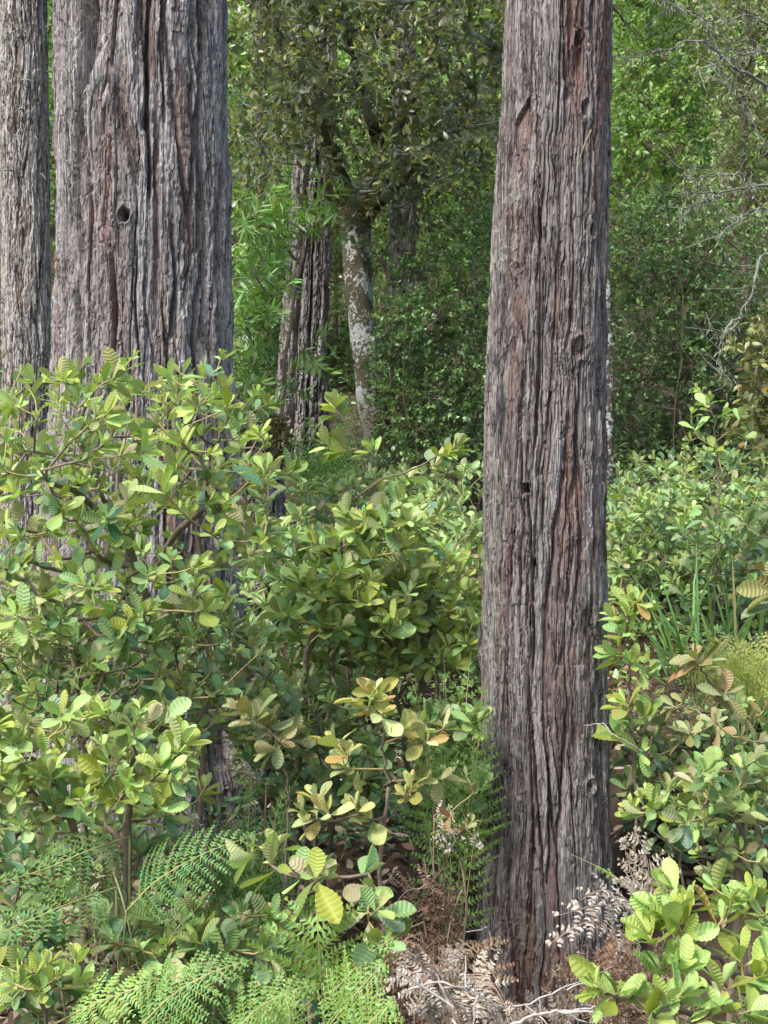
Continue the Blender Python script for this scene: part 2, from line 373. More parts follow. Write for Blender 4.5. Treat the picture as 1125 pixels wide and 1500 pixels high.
def prof_ell(u): return np.maximum(np.sin(math.pi * u), 0) ** .8 + .03
def prof_lance(u): return np.maximum(np.sin(math.pi * u ** .8), 0) ** 1.0 + .03
T_HERO = leaf_tpl(19, (-1, -.5, 0, .5, 1), prof_obov, .06, .021)
T_MID = leaf_tpl(8, (-1, 0, 1), prof_obov, .04, .03)
T_SMALL = leaf_tpl(4, (-1, 0, 1), prof_ell)
T_TINY = leaf_tpl(3, (-1, 1), lambda u: np.array([.12, 1., .12]))
T_LANCE = leaf_tpl(5, (-1, 0, 1), prof_lance)
T_PIN = leaf_tpl(4, (-1, 0, 1), lambda u: np.array([1., .82, .5, .06]), 0, 0, 0)
T_CLUMP = leaf_tpl(3, (-1, 0, 1), lambda u: np.array([.2, 1., .2]))

def put_leaves(mb, tp, pos, axis, nrm, L, W, bend=0., fold=.15, tint=None):
    pos = np.asarray(pos, float); N = len(pos)
    if N == 0: return
    a = unit(axis); y = unit(np.cross(nrm, a)); n = np.cross(a, y)
    L = np.broadcast_to(np.asarray(L, float), (N,))[:, None]; W = np.broadcast_to(np.asarray(W, float), (N,))[:, None]
    b = np.broadcast_to(np.asarray(bend, float), (N,))[:, None]; fo = np.broadcast_to(np.asarray(fold, float), (N,))[:, None]
    x = tp.x[None]; ang = b * x
    lx = L * np.where(np.abs(b) > 1e-3, np.sin(ang) / np.where(np.abs(b) > 1e-3, b, 1), x)
    lz = -L * np.where(np.abs(b) > 1e-3, (1 - np.cos(ang)) / np.where(np.abs(b) > 1e-3, b, 1), 0)
    up = fo * tp.f[None] * W + tp.z[None] * W
    ly = tp.y[None] * W * np.sqrt(np.maximum(1 - np.clip(fo, -1, 1) ** 2 * .8, .1))
    # the surface normal turns with the bend
    lx2 = lx + up * np.sin(ang); lz2 = lz + up * np.cos(ang)
    V = pos[:, None] + lx2[..., None] * a[:, None] + ly[..., None] * y[:, None] + lz2[..., None] * n[:, None]
    if M_BEND and len(tp.x) > 20: V = V + y[:, None] * (L * (np.sin(np.arange(N) * 12.9898) * .22)[:, None] * x ** 2)[..., None]
    M = len(tp.x); F = tp.F[None] + (np.arange(N) * M)[:, None, None]
    t = np.zeros((N, M, 3)); t[:] = np.asarray(tint)[:, None, :] if tint is not None else .5
    mb.add(V.reshape(-1, 3), F.reshape(-1, 4), tint=t.reshape(-1, 3), luv=np.tile(tp.uv, (N, 1)))

def perp(d, rng):
    """unit vectors square to each d, random"""
    d = np.atleast_2d(d); r = rng.standard_normal(d.shape); r -= d * (r * d).sum(-1, keepdims=True); return unit(r)

# ------------------------------------------------------------------ growing a plant towards its shoot tips
def grow(stems, tips, rng, step=.05, lift=.25, wander=.10, upfirst=.9):
    """returns chains [(points, parent_node)], each chain ending in a tip, node radii by load"""
    pts, par = [], []; chains = []
    def addchain(line, p):
        ids = []
        for q in line:
            pts.append(q); par.append(p); p = len(pts) - 1; ids.append(p)
        chains.append(ids); return ids
    for st in stems:
        st = np.asarray(st, float); d = np.linalg.norm(np.diff(st, axis=0), axis=1).sum(); n = max(4, int(d / step))
        line = curve(st, n); line[1:-1] += rng.standard_normal((n - 2, 3)) * .006
        root = -1
        if len(pts):
            A = np.array(pts); k = np.linalg.norm(A - line[0], axis=1); q = int(k.argmin())
            if k[q] < .08: root = q
        addchain(line, root)
    nstem = len(chains)
    tips = np.asarray(tips, float).reshape(-1, 3)
    A0 = np.array(pts)
    order = np.argsort([np.linalg.norm(A0 - t, axis=1).min() for t in tips]) if len(tips) else []
    for k in order:
        t = tips[k]; A = np.array(pts); d = t - A; L = np.linalg.norm(d, axis=1) + 1e-6
        cost = L * (1 + upfirst * np.clip(.25 - d[:, 2] / L, 0, 2)); i = int(cost.argmin()); p0 = A[i]; l = L[i]
        n = max(3, int(l / step) + 1)
        pd = unit(A[i] - A[par[i]]) if par[i] >= 0 else UP
        m = p0 + d[i] * .5 - UP * l * lift * .3 + pd * l * .12 + rng.standard_normal(3) * l * wander
        e = t - UP * l * lift * .55 - d[i] * .25 + rng.standard_normal(3) * l * wander * .5
        s = np.linspace(0, 1, n)[:, None]
        line = (1 - s) ** 3 * p0 + 3 * (1 - s) ** 2 * s * m + 3 * (1 - s) * s ** 2 * e + s ** 3 * t
        addchain(line[1:], i)
    load = np.zeros(len(pts))
    for ids in chains: load[ids[-1]] += 1
    for i in range(len(pts) - 1, -1, -1):
        if par[i] >= 0: load[par[i]] += load[i]
    return np.array(pts), np.array(par), chains, load, nstem

def stem_tubes(mb_thick, mb_thin, g, r_tip, power, rmax, thin_below, rng, sides=6):
    pts, par, chains, load, ns = g
    rad = np.minimum(r_tip * load ** power, rmax)
    for ids in chains:
        p = par[ids[0]]; full = ([p] if p >= 0 else []) + ids
        if len(full) < 2: continue
        r = rad[full].copy()
        if p >= 0: r[0] = r[1]
        r = np.minimum.accumulate(r)
        tube(mb_thick, pts[full], r, sides if r[0] > .006 else 5, rng=rng, rough=.04, tint=(1. if r[0] < thin_below else 0., .5, .3))

def inpoly(poly, n, rng):
    poly = np.asarray(poly, float); lo, hi = poly.min(0), poly.max(0); out = []
    while len(out) < n:
        q = lo + rng.random((n * 3, 2)) * (hi - lo); inside = np.zeros(len(q), bool); j = len(poly) - 1
        for i in range(len(poly)):
            xi, yi = poly[i]; xj, yj = poly[j]
            inside ^= ((yi > q[:, 1]) != (yj > q[:, 1])) & (q[:, 0] < (xj - xi) * (q[:, 1] - yi) / (yj - yi + 1e-9) + xi); j = i
        out.extend(q[inside].tolist())
    return np.array(out[:n])
def fill(poly, y0, y1, n, rng):
    q = inpoly(poly, n, rng); Y = y0 + (y1 - y0) * rng.random(n)
    t = np.stack([(q[:, 0] - 562.5) * K * Y, Y, 1.6 - (q[:, 1] - 750) * K * Y], -1)
    g = ground(t[:, 0], t[:, 1]) + .06; t[:, 2] = np.maximum(t[:, 2], g)
    return t

SUNV = unit(np.array([-.45, -.45, .8]))

def tanoak(label, base, stems, tips, seed, leaf=(.055, .09), young=.6, mat=None, tpl=None, along=5, group=None, cat='shrub', name='tanoak_shrub',
           r_tip=.0017, rmax=.011, bad=.04, wid=(.38, .52), gap=.019, young_top=True, ros=(5, 8), rosup=(25, 70), sc=(.66, 1.15)):
    """a broad-leaved shrub: stem, foliage (older leaves) and young_foliage (the rosettes at the shoot tips)"""
    rng = rng_(seed); mat = mat or TAN; tpl = tpl or T_HERO
    bx, by = base; b3 = np.array([bx, by, float(ground(bx, by))])
    root = empty(name, b3); tag(root, label, cat, group)
    sts = []
    for st in stems:
        st = np.asarray(st, float)
        joins = any(np.linalg.norm(curve(o, 80) - st[0], axis=1).min() < .05 for o in sts)
        sts.append(st if joins else np.concatenate([[b3 + rng.uniform(-.05, .05, 3) * (1, 1, 0) - (0, 0, .03)], st]))
    g = grow(sts, tips, rng); pts, par, chains, load, ns = g
    th, tn = MB(), MB(); stem_tubes(th, tn, g, r_tip, .42, rmax, r_tip * 1.6, rng)
    th.build('stem', TWIG, root, b3)
    ztop = max(pts[:, 2].max(), b3[2] + .1); zlo = b3[2]
    Y, O = MB(), MB()
    for ci, ids in enumerate(chains):
        line = pts[ids]
        if len(line) < 2: continue
        d = unit(line[-1] - line[-2]); hi = (line[-1][2] - zlo) / (ztop - zlo)
        yg = np.clip(young + (.35 * (hi - .5) if young_top else 0) + rng.normal(0, .2), 0, 1)
        scale = rng.uniform(*sc)
        # rosette
        n = int(rng.integers(ros[0], ros[1])); az = np.arange(n) * 2.4 + rng.random() * 6.3
        el = np.radians(np.linspace(rosup[0], rosup[1], n) + rng.normal(0, 9, n))
        dd = unit(d + UP * .35); e1 = perp(dd, rng)[0]; e2 = np.cross(dd, e1)
        rad = np.cos(az)[:, None] * e1 + np.sin(az)[:, None] * e2
        ax = unit(rad * np.cos(el)[:, None] + dd * np.sin(el)[:, None]); nr = unit(dd - ax * (ax @ dd)[:, None] + SUNV * .3 + rng.normal(0, .12, (n, 3)))
        L = rng.uniform(*leaf, n) * scale * np.linspace(1.05, .55, n); W = L * rng.uniform(*wid, n)
        tint = np.stack([rng.random(n), np.clip(yg + rng.normal(0, .12, n), 0, 1), np.where(rng.random(n) < bad, rng.uniform(.4, 1, n), np.where(rng.random(n) < .25, rng.uniform(.1, .35, n), 0))], -1)
        put_leaves(Y, tpl, line[-1] - dd * np.linspace(.02, 0, n)[:, None], ax, nr, L, W, rng.uniform(-.5, .35, n), rng.uniform(.1, .55, n), tint)
        # leaves along the shoot
        seg = np.linalg.norm(np.diff(line, axis=0), axis=1); S = np.concatenate([[0], np.cumsum(seg)])
        m = min(along, int(S[-1] / gap))
        if ci < ns: m = min(m, 3)
        if m > 0:
            s = S[-1] - gap * (1.0 + np.arange(m)) * rng.uniform(.8, 1.2); s = np.clip(s, 0, None)
            pos = np.stack([np.interp(s, S, line[:, k]) for k in range(3)], -1)
            az = np.arange(m) * 2.4 + rng.random() * 6; e1 = perp(d, rng)[0]; e2 = np.cross(d, e1)
            out = np.cos(az)[:, None] * e1 + np.sin(az)[:, None] * e2
            ax = unit(out + d * .45 + UP * rng.uniform(-.25, .25, (m, 1))); nr = unit(UP * .9 + SUNV * .35 + rng.normal(0, .28, (m, 3)) + d * .2)
            L = rng.uniform(*leaf, m) * scale * rng.uniform(.85, 1.2, m); W = L * rng.uniform(*wid, m)
            age = np.clip(yg * .55 - .12 * np.arange(m) / max(m, 1) + rng.normal(-.08, .15, m), 0, 1)
            tint = np.stack([rng.random(m), age, np.where(rng.random(m) < bad * 1.3, rng.uniform(.4, 1, m), np.where(rng.random(m) < .35, rng.uniform(.1, .4, m), 0))], -1)
            put_leaves(O, tpl, pos, ax, nr, L, W, rng.uniform(-.15, .8, m), rng.uniform(0, .4, m), tint)
    O.build('foliage', mat, root, b3); Y.build('young_foliage', mat, root, b3)
    return root

def small_leaf_plant(root, b3, stems, tips, seed, mat, tpl, L=(.03, .05), wr=.45, per=40, spread=.22, young=.3, barkmat=None, r_tip=.003, rmax=.05,
                     bad=.02, hang=.0, flat=.5, twigs=4, crown='crown', trunk='stem', tone=0.):
    """crown of small leaves on fine twigs round every shoot tip"""
    rng = rng_(seed); g = grow(stems, tips, rng, step=.12, wander=.16); pts, par, chains, load, ns = g
    th = MB(); stem_tubes(th, th, g, r_tip, .42, rmax, 0, rng, 5)
    lf = MB(); tw = th
    zt = pts[:, 2].max(); zl = pts[:, 2].min()
    for ci, ids in enumerate(chains[ns:] if len(tips) else chains):
        t = pts[ids[-1]]; d = unit(t - pts[ids[-2]]) if len(ids) > 1 else UP
        hy = young + .35 * ((t[2] - zl) / (zt - zl + .01) - .6) + rng.normal(0, .17)
        for q in range(twigs):
            td = unit(d * .6 + rng.standard_normal(3) * .8 + UP * (.15 - hang)); tl = spread * rng.uniform(.6, 1.3)
            st = t - d * spread * rng.uniform(0, .9)
            line = st + td * np.linspace(0, tl, 4)[:, None] - UP * (np.linspace(0, 1, 4) ** 2 * tl * hang)[:, None]
            tube(tw, line, np.linspace(r_tip * .7, r_tip * .3, 4), 3, tint=(0, .5, .3))
            m = max(2, per // twigs); s = np.sqrt(rng.random(m)); pos = st + td * (tl * s)[:, None] - UP * (s ** 2 * tl * hang)[:, None]
            ax = unit(perp(np.repeat(td[None], m, 0), rng) * .9 + td * .6 - UP * hang * .6)
            nr = unit(UP * flat + SUNV * .4 + rng.standard_normal((m, 3)) * .5 )
            l = rng.uniform(*L, m)
            tint = np.stack([np.clip(rng.random(m) + tone, 0, 1), np.clip(hy + rng.normal(0, .13, m) + (s > .8) * .12, 0, 1), np.where(rng.random(m) < bad, rng.uniform(.5, 1, m), 0)], -1)
            put_leaves(lf, tpl, pos, ax, nr, l, l * wr * rng.uniform(.8, 1.2, m), rng.uniform(-.2, .6, m), .15, tint)
    th.build(trunk, barkmat or TWIG, root, b3)
    lf.build(crown, mat, root, b3)

def bush(name, label, cat, base, stems, tips, seed, mat, tpl, group=None, **kw):
    b3 = np.array([base[0], base[1], float(ground(*base))]); root = empty(name, b3); tag(root, label, cat, group)
    sts = [np.concatenate([[b3 - (0, 0, .05)], np.asarray(s, float)]) for s in stems]
    small_leaf_plant(root, b3, sts, tips, seed, mat, tpl, **kw)
    return root

# ------------------------------------------------------------------ ferns
def frond(lf, rk, path, width, npairs, seed, young=.4, pin=(.0155, .0047), start=.12, nrm=None, curl=0., droop=.25, bad=0., gap=.0085, taper=.85, rr=.0022):
    rng = rng_(seed); line = curve(path, 26); seg = np.linalg.norm(np.diff(line, axis=0), axis=1); S = np.concatenate([[0], np.cumsum(seg)]); Ltot = S[-1]
    tube(rk, line, np.linspace(rr, rr * .3, 26), 5)
    T = unit(np.gradient(line, axis=0)); nr0 = UP if nrm is None else np.asarray(nrm, float)
    for k in range(npairs):
        f = start + (1 - start) * (k + .5) / npairs; s = f * Ltot
        p = np.array([np.interp(s, S, line[:, q]) for q in range(3)]); t = unit(np.array([np.interp(s, S, T[:, q]) for q in range(3)]))
        sd = unit(np.cross(nr0, t)); N = np.cross(t, sd)
        q = (f - start) / (1 - start); Lp = width * ((1 - q) ** taper) * (.72 + .28 * min(1, q * 5)) * rng.uniform(.88, 1.1)
        if Lp < .012: continue
        for sg in (-1, 1):
            if curl and rng.random() < .25: continue
            an = math.radians(18 + 34 * q + rng.normal(0, 4)); d = unit(sd * sg * math.cos(an) + t * math.sin(an) + N * rng.normal(.05, .08 + .5 * curl) + t * rng.normal(0, .04 + .4 * curl)); Lp = Lp * rng.uniform(.9 - .5 * min(curl, .6), 1.05)
            m = max(3, int(Lp / gap)); x = (np.arange(m) + .6 + rng.normal(0, .12 + .4 * curl, m)) / m; x = np.clip(x, .02, 1)
            cu = curl * rng.uniform(.4, 1.4)
            dr = -N[None] * (droop * Lp * x ** 2)[:, None]
            if cu:
                a = x * cu * 2.2; pos = p + (d[None] * (np.sin(a) / (cu * 2.2))[:, None] - N[None] * ((1 - np.cos(a)) / (cu * 2.2))[:, None]) * Lp; dl = unit(d[None] * np.cos(a)[:, None] - N[None] * np.sin(a)[:, None])
            else:
                pos = p + d * (Lp * x)[:, None] + dr; dl = np.repeat(d[None], m, 0)
            tube(rk, np.concatenate([[p], pos[::max(1, m // 5)]]), rr * .28, 3)
            side = unit(np.cross(N, dl)); pl = pin[0] * (Lp / width) ** .25 * (1.02 - x) ** .45
            for s2 in (-1, 1):
                ax = unit(side * s2 + dl * .42 + rng.normal(0, .07 + .25 * curl, (m, 3)))
                n2 = unit(np.repeat(N[None], m, 0) + rng.normal(0, .10 + .35 * curl, (m, 3)))
                tint = np.stack([rng.random(m), np.clip(young + rng.normal(0, .1, m), 0, 1), np.where(rng.random(m) < bad, rng.uniform(.5, 1, m), 0)], -1)
                put_leaves(lf, T_PIN, pos, ax, n2, pl * rng.uniform(.85, 1.15, m), pin[1] * rng.uniform(.8, 1.2, m), rng.uniform(0, .5 + 1.6 * curl, m), .1, tint)

def fern(label, base, fronds, seed, mat=None, stalkmat=None, name='bracken_fern', cat='fern', group=None):
    """fronds: list of dict(path=[...], width, n, ...); the stalk rises from the base to the first path point"""
    b3 = np.array([base[0], base[1], float(ground(*base))]); root = empty(name, b3); tag(root, label, cat, group)
    for i, fr in enumerate(fronds):
        fr = dict(fr); path = [np.asarray(q, float) for q in fr.pop('path')]; n = fr.pop('n'); w = fr.pop('width'); stalk = fr.pop('stalk', True)
        lf, rk = MB(), MB(); frond(lf, rk, path, w, n, seed * 31 + i, **fr)
        if stalk:
            d = path[0] - path[1]
            mid = (path[0] + b3) / 2 + d * .25
            tube(rk, curve([b3 - UP * .02, mid, path[0]], 12), np.linspace(.004, fr.get('rr', .0022), 12), 6)
        f = lf.build('frond', mat or FERN, root, b3); r = rk.build('stalk', stalkmat or STALK, f, b3)
    return root

# ================================================================== THE PLACE
# ---- ground
xs = np.linspace(-1, 1, 181); xs = np.sign(xs) * np.abs(xs) ** 1.8 * 60; ys = np.concatenate([np.linspace(-12, 1, 16), np.linspace(1.3, 16, 120), np.linspace(17, 88, 50)])
GX, GYY = np.meshgrid(xs, ys); gz = ground(GX, GYY) + rng_(1).normal(0, .012, GX.shape)
mb = MB(); c = len(xs); a, b = np.meshgrid(np.arange(len(ys) - 1), np.arange(c - 1), indexing='ij')
mb.add(np.stack([GX, GYY, gz], -1).reshape(-1, 3), np.stack([a * c + b, a * c + b + 1, (a + 1) * c + b + 1, (a + 1) * c + b], -1).reshape(-1, 4))
SOIL = plain_mat('forest_soil', (.022, .016, .011), (.085, .058, .038), 9, .95, .9)
tag(mb.build('ground', SOIL), kind='structure')

# ---- leaf litter
rng = rng_(5); mb = MB(); N = 16000
x = rng.uniform(-3.2, 3.2, N); y = 1.6 + 6.5 * rng.random(N) ** 1.1; x *= (.35 + y / 6)
pos = np.stack([x, y, ground(x, y) + rng.uniform(.01, .05, N)], -1); ax = unit(rng.standard_normal((N, 3)) * (1, 1, .25)); nr = unit(UP + rng.standard_normal((N, 3)) * .35)
L = rng.uniform(.04, .085, N)
put_leaves(mb, T_SMALL, pos, ax, nr, L, L * rng.uniform(.3, .5, N), rng.uniform(-.8, 1.4, N), rng.uniform(0, .6, N), np.stack([rng.random(N), rng.random(N), np.where(rng.random(N) < .15, .95, 0)], -1))
tag(mb.build('leaf_litter', LITTER), kind='stuff')

# ---- the slim trunk in front
def thx(px, py, Y, cx, r):               # angle on the camera side of a trunk at photo column px
    return 2 * math.pi - math.acos(max(-.97, min(.97, (px - cx) * K * Y / r)))
def zpy(py, Y): return 1.6 - (py - 750) * K * Y
def edges_to_ctr(rows, Y):               # rows: (py, left edge, right edge)
    return [((((l + r) / 2) - 562.5) * K * Y, Y, zpy(py, Y), (r - l) / 2 * K * Y) for py, l, r in rows]
YF = 4.05
rows = [(1520, 694, 898), (1480, 696, 897), (1350, 700, 893), (1200, 702, 889), (1000, 706, 884), (750, 709, 884), (560, 714, 886), (400, 722, 887), (300, 727, 888), (150, 735, 891), (0, 741, 894), (-300, 752, 899)]
ctr = edges_to_ctr(rows, YF); ctr.append((ctr[-1][0] + .12, YF, 10., .10))
def cF(py): return np.interp(-py, [-q[0] for q in rows], [(q[1] + q[2]) / 2 for q in rows])
def rF(py): return np.interp(-py, [-q[0] for q in rows], [(q[2] - q[1]) / 2 for q in rows]) * K * YF
def aF(px, py): return thx(px, py, YF, cF(py), rF(py))
def kF(px, py, a, b, dep, rim): return (aF(px, py), zpy(py, YF), a, b, dep, rim)
knots = [kF(835, 520, .028, .03, .010, .010), kF(758, 718, .017, .017, .055, .010), kF(838, 84, .018, .022, .018, .010), kF(846, 182, .016, .024, .022, .007),
         kF(770, 822, .009, .013, .04, .004), kF(853, 1136, .016, .017, .012, .008), kF(748, 405, .016, .016, .012, .006), kF(829, 907, .008, .009, .03, .003), kF(857, 352, .015, .02, .012, .006),
         kF(768, 1060, .006, .007, .02, .002), kF(770, 1225, .008, .010, .014, .004), kF(780, 415, .016, .03, -.006, .004)]
def fF(pts, w, dep): return ([(aF(px, py), zpy(py, YF)) for px, py in pts], w, dep)
fiss = [fF([(740, 300), (732, 400), (727, 500), (722, 575), (719, 640)], .006, .028), fF([(752, 0), (745, 120), (740, 240), (738, 300)], .004, .016), fF([(776, 300), (777, 420), (776, 560), (770, 690)], .005, .016), fF([(760, 700), (768, 800), (774, 900), (772, 1000)], .004, .016),
        fF([(875, 330), (875, 450), (873, 600), (876, 760), (877, 900)], .007, .026), fF([(812, 0), (806, 120), (800, 240)], .004, .012), fF([(762, 1000), (770, 1180), (766, 1350)], .004, .012), fF([(722, 1000), (716, 1150), (722, 1300), (716, 1440)], .004, .014),
        fF([(843, 560), (838, 700), (842, 780), (828, 960)], .004, .012), fF([(845, 80), (850, 160), (842, 260), (846, 340)], .004, .016)]
zs = np.concatenate([np.arange(-.2, 3.45, .0052), np.arange(3.5, 10.01, .12)])
rel = lambda TH, Z: bark_relief(TH, Z, .2, 11, .74, .085, knots, fiss, .24, lich=(math.pi * 1.12, .55))
base = (ctr[0][0], YF, -.05)
t = empty('slim_redwood', base); tag(t, 'slim reddish redwood trunk standing alone nearest the camera, bare from base to top', 'tree')
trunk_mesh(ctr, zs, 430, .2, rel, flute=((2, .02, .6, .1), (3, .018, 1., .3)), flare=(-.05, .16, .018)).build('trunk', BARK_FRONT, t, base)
def slab(parent, base, name, pts, w, th, mat, tw=0.):
    """a torn strip of bark: a long tapering slab along pts"""
    p = curve(pts, 14); T = unit(np.gradient(p, axis=0)); out = np.array([0, -1., 0]); sd = unit(np.cross(T, out)); n = np.cross(sd, T)
    ww = w * np.array([.25, .5, .75, .9, 1, 1, .95, 1, .9, .85, .7, .6, .45, .2])[:, None]; rg = rng_(int(abs(pts[0][0]) * 1000)); ww = ww * rg.uniform(.85, 1.15, (14, 1))
    prof = [(-1, 0), (-.4, .55), (.2, .7), (1, .1), (.9, -.35), (-.9, -.4)]
    V = np.stack([p + sd * ww * a * .5 - n * -th * b + n * 0 for a, b in prof], 1); k = len(prof)
    i, j = np.meshgrid(np.arange(13), np.arange(k), indexing='ij'); j2 = (j + 1) % k
    F = np.stack([i * k + j, i * k + j2, (i + 1) * k + j2, (i + 1) * k + j], -1).reshape(-1, 4)
    mb = MB(); mb.add(V.reshape(-1, 3), F, tint=(.08, .6, .2)); return mb.build(name, mat, parent, base, smooth=False)
slab(t, base, 'bark_strip', [P(706, 985, YF), P(705, 950, YF - .01), P(703, 915, YF - .03)], .022, .008, BARK_FRONT)
slab(t, base, 'bark_strip', [P(722, 640, YF - .12), P(726, 590, YF - .14), P(728, 545, YF - .13)], .03, .008, BARK_FRONT)
mb = MB(); tube(mb, curve([P(848, 240, YF - .19), P(855, 215, YF - .215), P(866, 190, YF - .19)], 8), .0018, 4); mb.build('caught_twig', TWIGY, t, base)

# ---- the thick trunk
YB = 6.2
rows = [(1280, 10, 395), (1150, 28, 378), (1000, 40, 362), (850, 62, 350), (650, 74, 342), (500, 82, 337), (350, 84, 336), (150, 84, 332), (0, 84, 329), (-350, 90, 322)]
ctr = edges_to_ctr(rows, YB); ctr.append((ctr[-1][0] + .1, YB, 14., .28))
def cB(py): return np.interp(-py, [-q[0] for q in rows], [(q[1] + q[2]) / 2 for q in rows])
def rB(py): return np.interp(-py, [-q[0] for q in rows], [(q[2] - q[1]) / 2 for q in rows]) * K * YB
def aB(px, py): return thx(px, py, YB, cB(py), rB(py))
def kB(px, py, a, b, dep, rim): return (aB(px, py), zpy(py, YB), a, b, dep, rim)
def fB(pts, w, dep): return ([(aB(px, py), zpy(py, YB)) for px, py in pts], w, dep)
knots = [kB(208, 345, .026, .030, .07, .016), kB(236, 215, .022, .05, .06, .010), kB(92, 455, .02, .05, .04, .008), kB(285, 428, .008, .010, .03, .004), kB(92, 385, .03, .02, .03, .01), kB(185, 375, .03, .06, -.02, .006)]
fiss = [fB([(140, 0), (146, 60), (147, 140), (139, 210), (133, 260), (135, 360), (134, 470), (142, 600)], .019, .07), fB([(160, 45), (154, 100), (149, 165)], .034, .075), fB([(247, 0), (241, 90), (238, 190), (242, 280), (240, 330)], .010, .045),
        fB([(303, 0), (307, 100), (300, 200), (303, 300), (306, 420), (300, 520), (308, 640)], .014, .05), fB([(200, 0), (195, 60), (190, 140)], .007, .025), fB([(118, 10), (114, 80), (108, 160)], .007, .03),
        fB([(275, 350), (280, 440), (272, 520)], .010, .04), fB([(190, 400), (192, 470), (186, 560)], .010, .035), fB([(262, 0), (258, 100), (266, 220)], .006, .02), fB([(90, 180), (85, 320), (88, 430)], .007, .03),
        fB([(160, 300), (155, 420), (158, 540)], .006, .025), fB([(225, 380), (222, 470), (230, 560)], .006, .03), fB([(328, 480), (333, 600), (336, 760), (340, 900)], .02, .06)]
zs = np.concatenate([np.arange(-.25, 4.35, .0072), np.arange(4.4, 14.01, .2)])
rel = lambda TH, Z: bark_relief(TH, Z, .46, 29, 1.15, .125, knots, fiss, .20)
base = (ctr[0][0], YB, float(ground(ctr[0][0], YB)))
t = empty('thick_redwood', base); tag(t, 'thick shaggy grey redwood trunk with deep furrows and a round knot hole', 'tree')
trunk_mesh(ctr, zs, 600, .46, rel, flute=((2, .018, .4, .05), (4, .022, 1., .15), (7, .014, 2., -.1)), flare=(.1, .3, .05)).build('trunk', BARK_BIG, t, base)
slab(t, base, 'bark_strip', [P(134, 140, YB - .45), P(144, 100, YB - .47), P(160, 58, YB - .44)], .05, .012, BARK_BIG)
slab(t, base, 'bark_strip', [P(151, 158, YB - .47), P(155, 140, YB - .475), P(159, 122, YB - .45)], .028, .010, BARK_BIG)
slab(t, base, 'bark_strip', [P(190, 60, YB - .47), P(186, 20, YB - .48), P(180, -20, YB - .46)], .04, .010, BARK_BIG)

# ---- the narrow trunk beside it
YS = 7.2
rows = [(1150, -6, 84), (800, 2, 78), (560, 4, 74), (300, 2, 72), (0, -2, 68), (-350, -6, 62)]
ctr = edges_to_ctr(rows, YS); ctr.append((ctr[-1][0], YS, 12., .08)); zs = np.concatenate([np.arange(.1, 4.75, .011), np.arange(4.8, 12.01, .2)])
rel = lambda TH, Z: bark_relief(TH, Z, .14, 47, .6, .05, (), (), .18, lich=(math.pi * 1.4, 1.))
base = (ctr[0][0], YS, float(ground(ctr[0][0], YS)))
t = empty('narrow_conifer', base); tag(t, 'narrow pale grey conifer trunk with stub twigs, close beside the thick shaggy trunk', 'tree')
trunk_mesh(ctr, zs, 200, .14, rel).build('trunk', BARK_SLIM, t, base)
for px, py, dx, dy in ((8, 30, 16, 0), (2, 90, 14, 8), (30, 118, 22, 6), (34, 160, -8, 10), (60, 255, 12, 14), (20, 250, -16, 6), (68, 40, 22, 0), (70, 105, 18, 2), (10, 48, 4, 8), (50, 200, 10, 12)):
    mb = MB(); p0 = P(px, py, YS - .135); tube(mb, curve([p0, p0 + np.array([dx * .5 * K * 7, -.04, -dy * .3 * K * 7]), p0 + np.array([dx * K * 7, -.055, -dy * K * 7])], 6), np.linspace(.006, .002, 6), 5)
    mb.build('dead_twig', LICHW, t, base)

# ---- leaning trunk in the middle distance
YM = 11.6
rows = [(720, 385, 480), (640, 402, 482), (560, 408, 478), (420, 418, 481), (330, 424, 484), (200, 437, 487), (100, 446, 492), (-60, 458, 500), (-500, 480, 510)]
ctr = edges_to_ctr(rows, YM); zs = np.concatenate([np.arange(1.2, 6.7, .018), np.arange(6.75, ctr[-1][2], .2)])
rel = lambda TH, Z: bark_relief(TH, Z, .22, 61, 1.6, .085, (), (([(4.3, 1.), (4.4, 4), (4.5, 7)], .02, .05), ([(5.1, 1.), (5.0, 4), (5.1, 7)], .016, .05)), .2)
base = (ctr[0][0], YM, float(ground(ctr[0][0], YM)))
t = empty('leaning_redwood', base); tag(t, 'leaning grooved redwood trunk on the slope, just beside the white patched trunk', 'tree')
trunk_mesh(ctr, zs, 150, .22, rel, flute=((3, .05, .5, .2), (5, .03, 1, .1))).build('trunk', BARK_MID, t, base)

# ---- dark trunk behind
YD = 14.5
rows = [(760, 556, 612), (420, 566, 607), (300, 570, 611), (240, 572, 612), (0, 578, 608), (-500, 584, 604)]
ctr = edges_to_ctr(rows, YD); zs = np.concatenate([np.arange(2.0, 8.2, .03), np.arange(8.3, ctr[-1][2], .25)])
rel = lambda TH, Z: bark_relief(TH, Z, .165, 71, 1.0, .06, (), (), .1)
base = (ctr[0][0], YD, float(ground(ctr[0][0], YD)))
t = empty('shaded_tree', base); tag(t, 'straight dark brown trunk far behind, between the white patched trunk and the round bush', 'tree')
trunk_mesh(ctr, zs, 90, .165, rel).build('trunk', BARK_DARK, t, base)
YD = 17.; rows = [(700, 368, 398), (250, 372, 396), (0, 374, 394)]; ctr = edges_to_ctr(rows, YD); zs = np.arange(3.5, 10, .05)
base = (ctr[0][0], YD, float(ground(ctr[0][0], YD))); t = empty('shaded_tree', base); tag(t, 'thin blackish trunk in the gap beside the thick shaggy trunk', 'tree')
trunk_mesh(ctr, zs, 48, .12, lambda TH, Z: bark_relief(TH, Z, .12, 75, 1.0, .06, (), (), .1)).build('trunk', BARK_DARK, t, base)

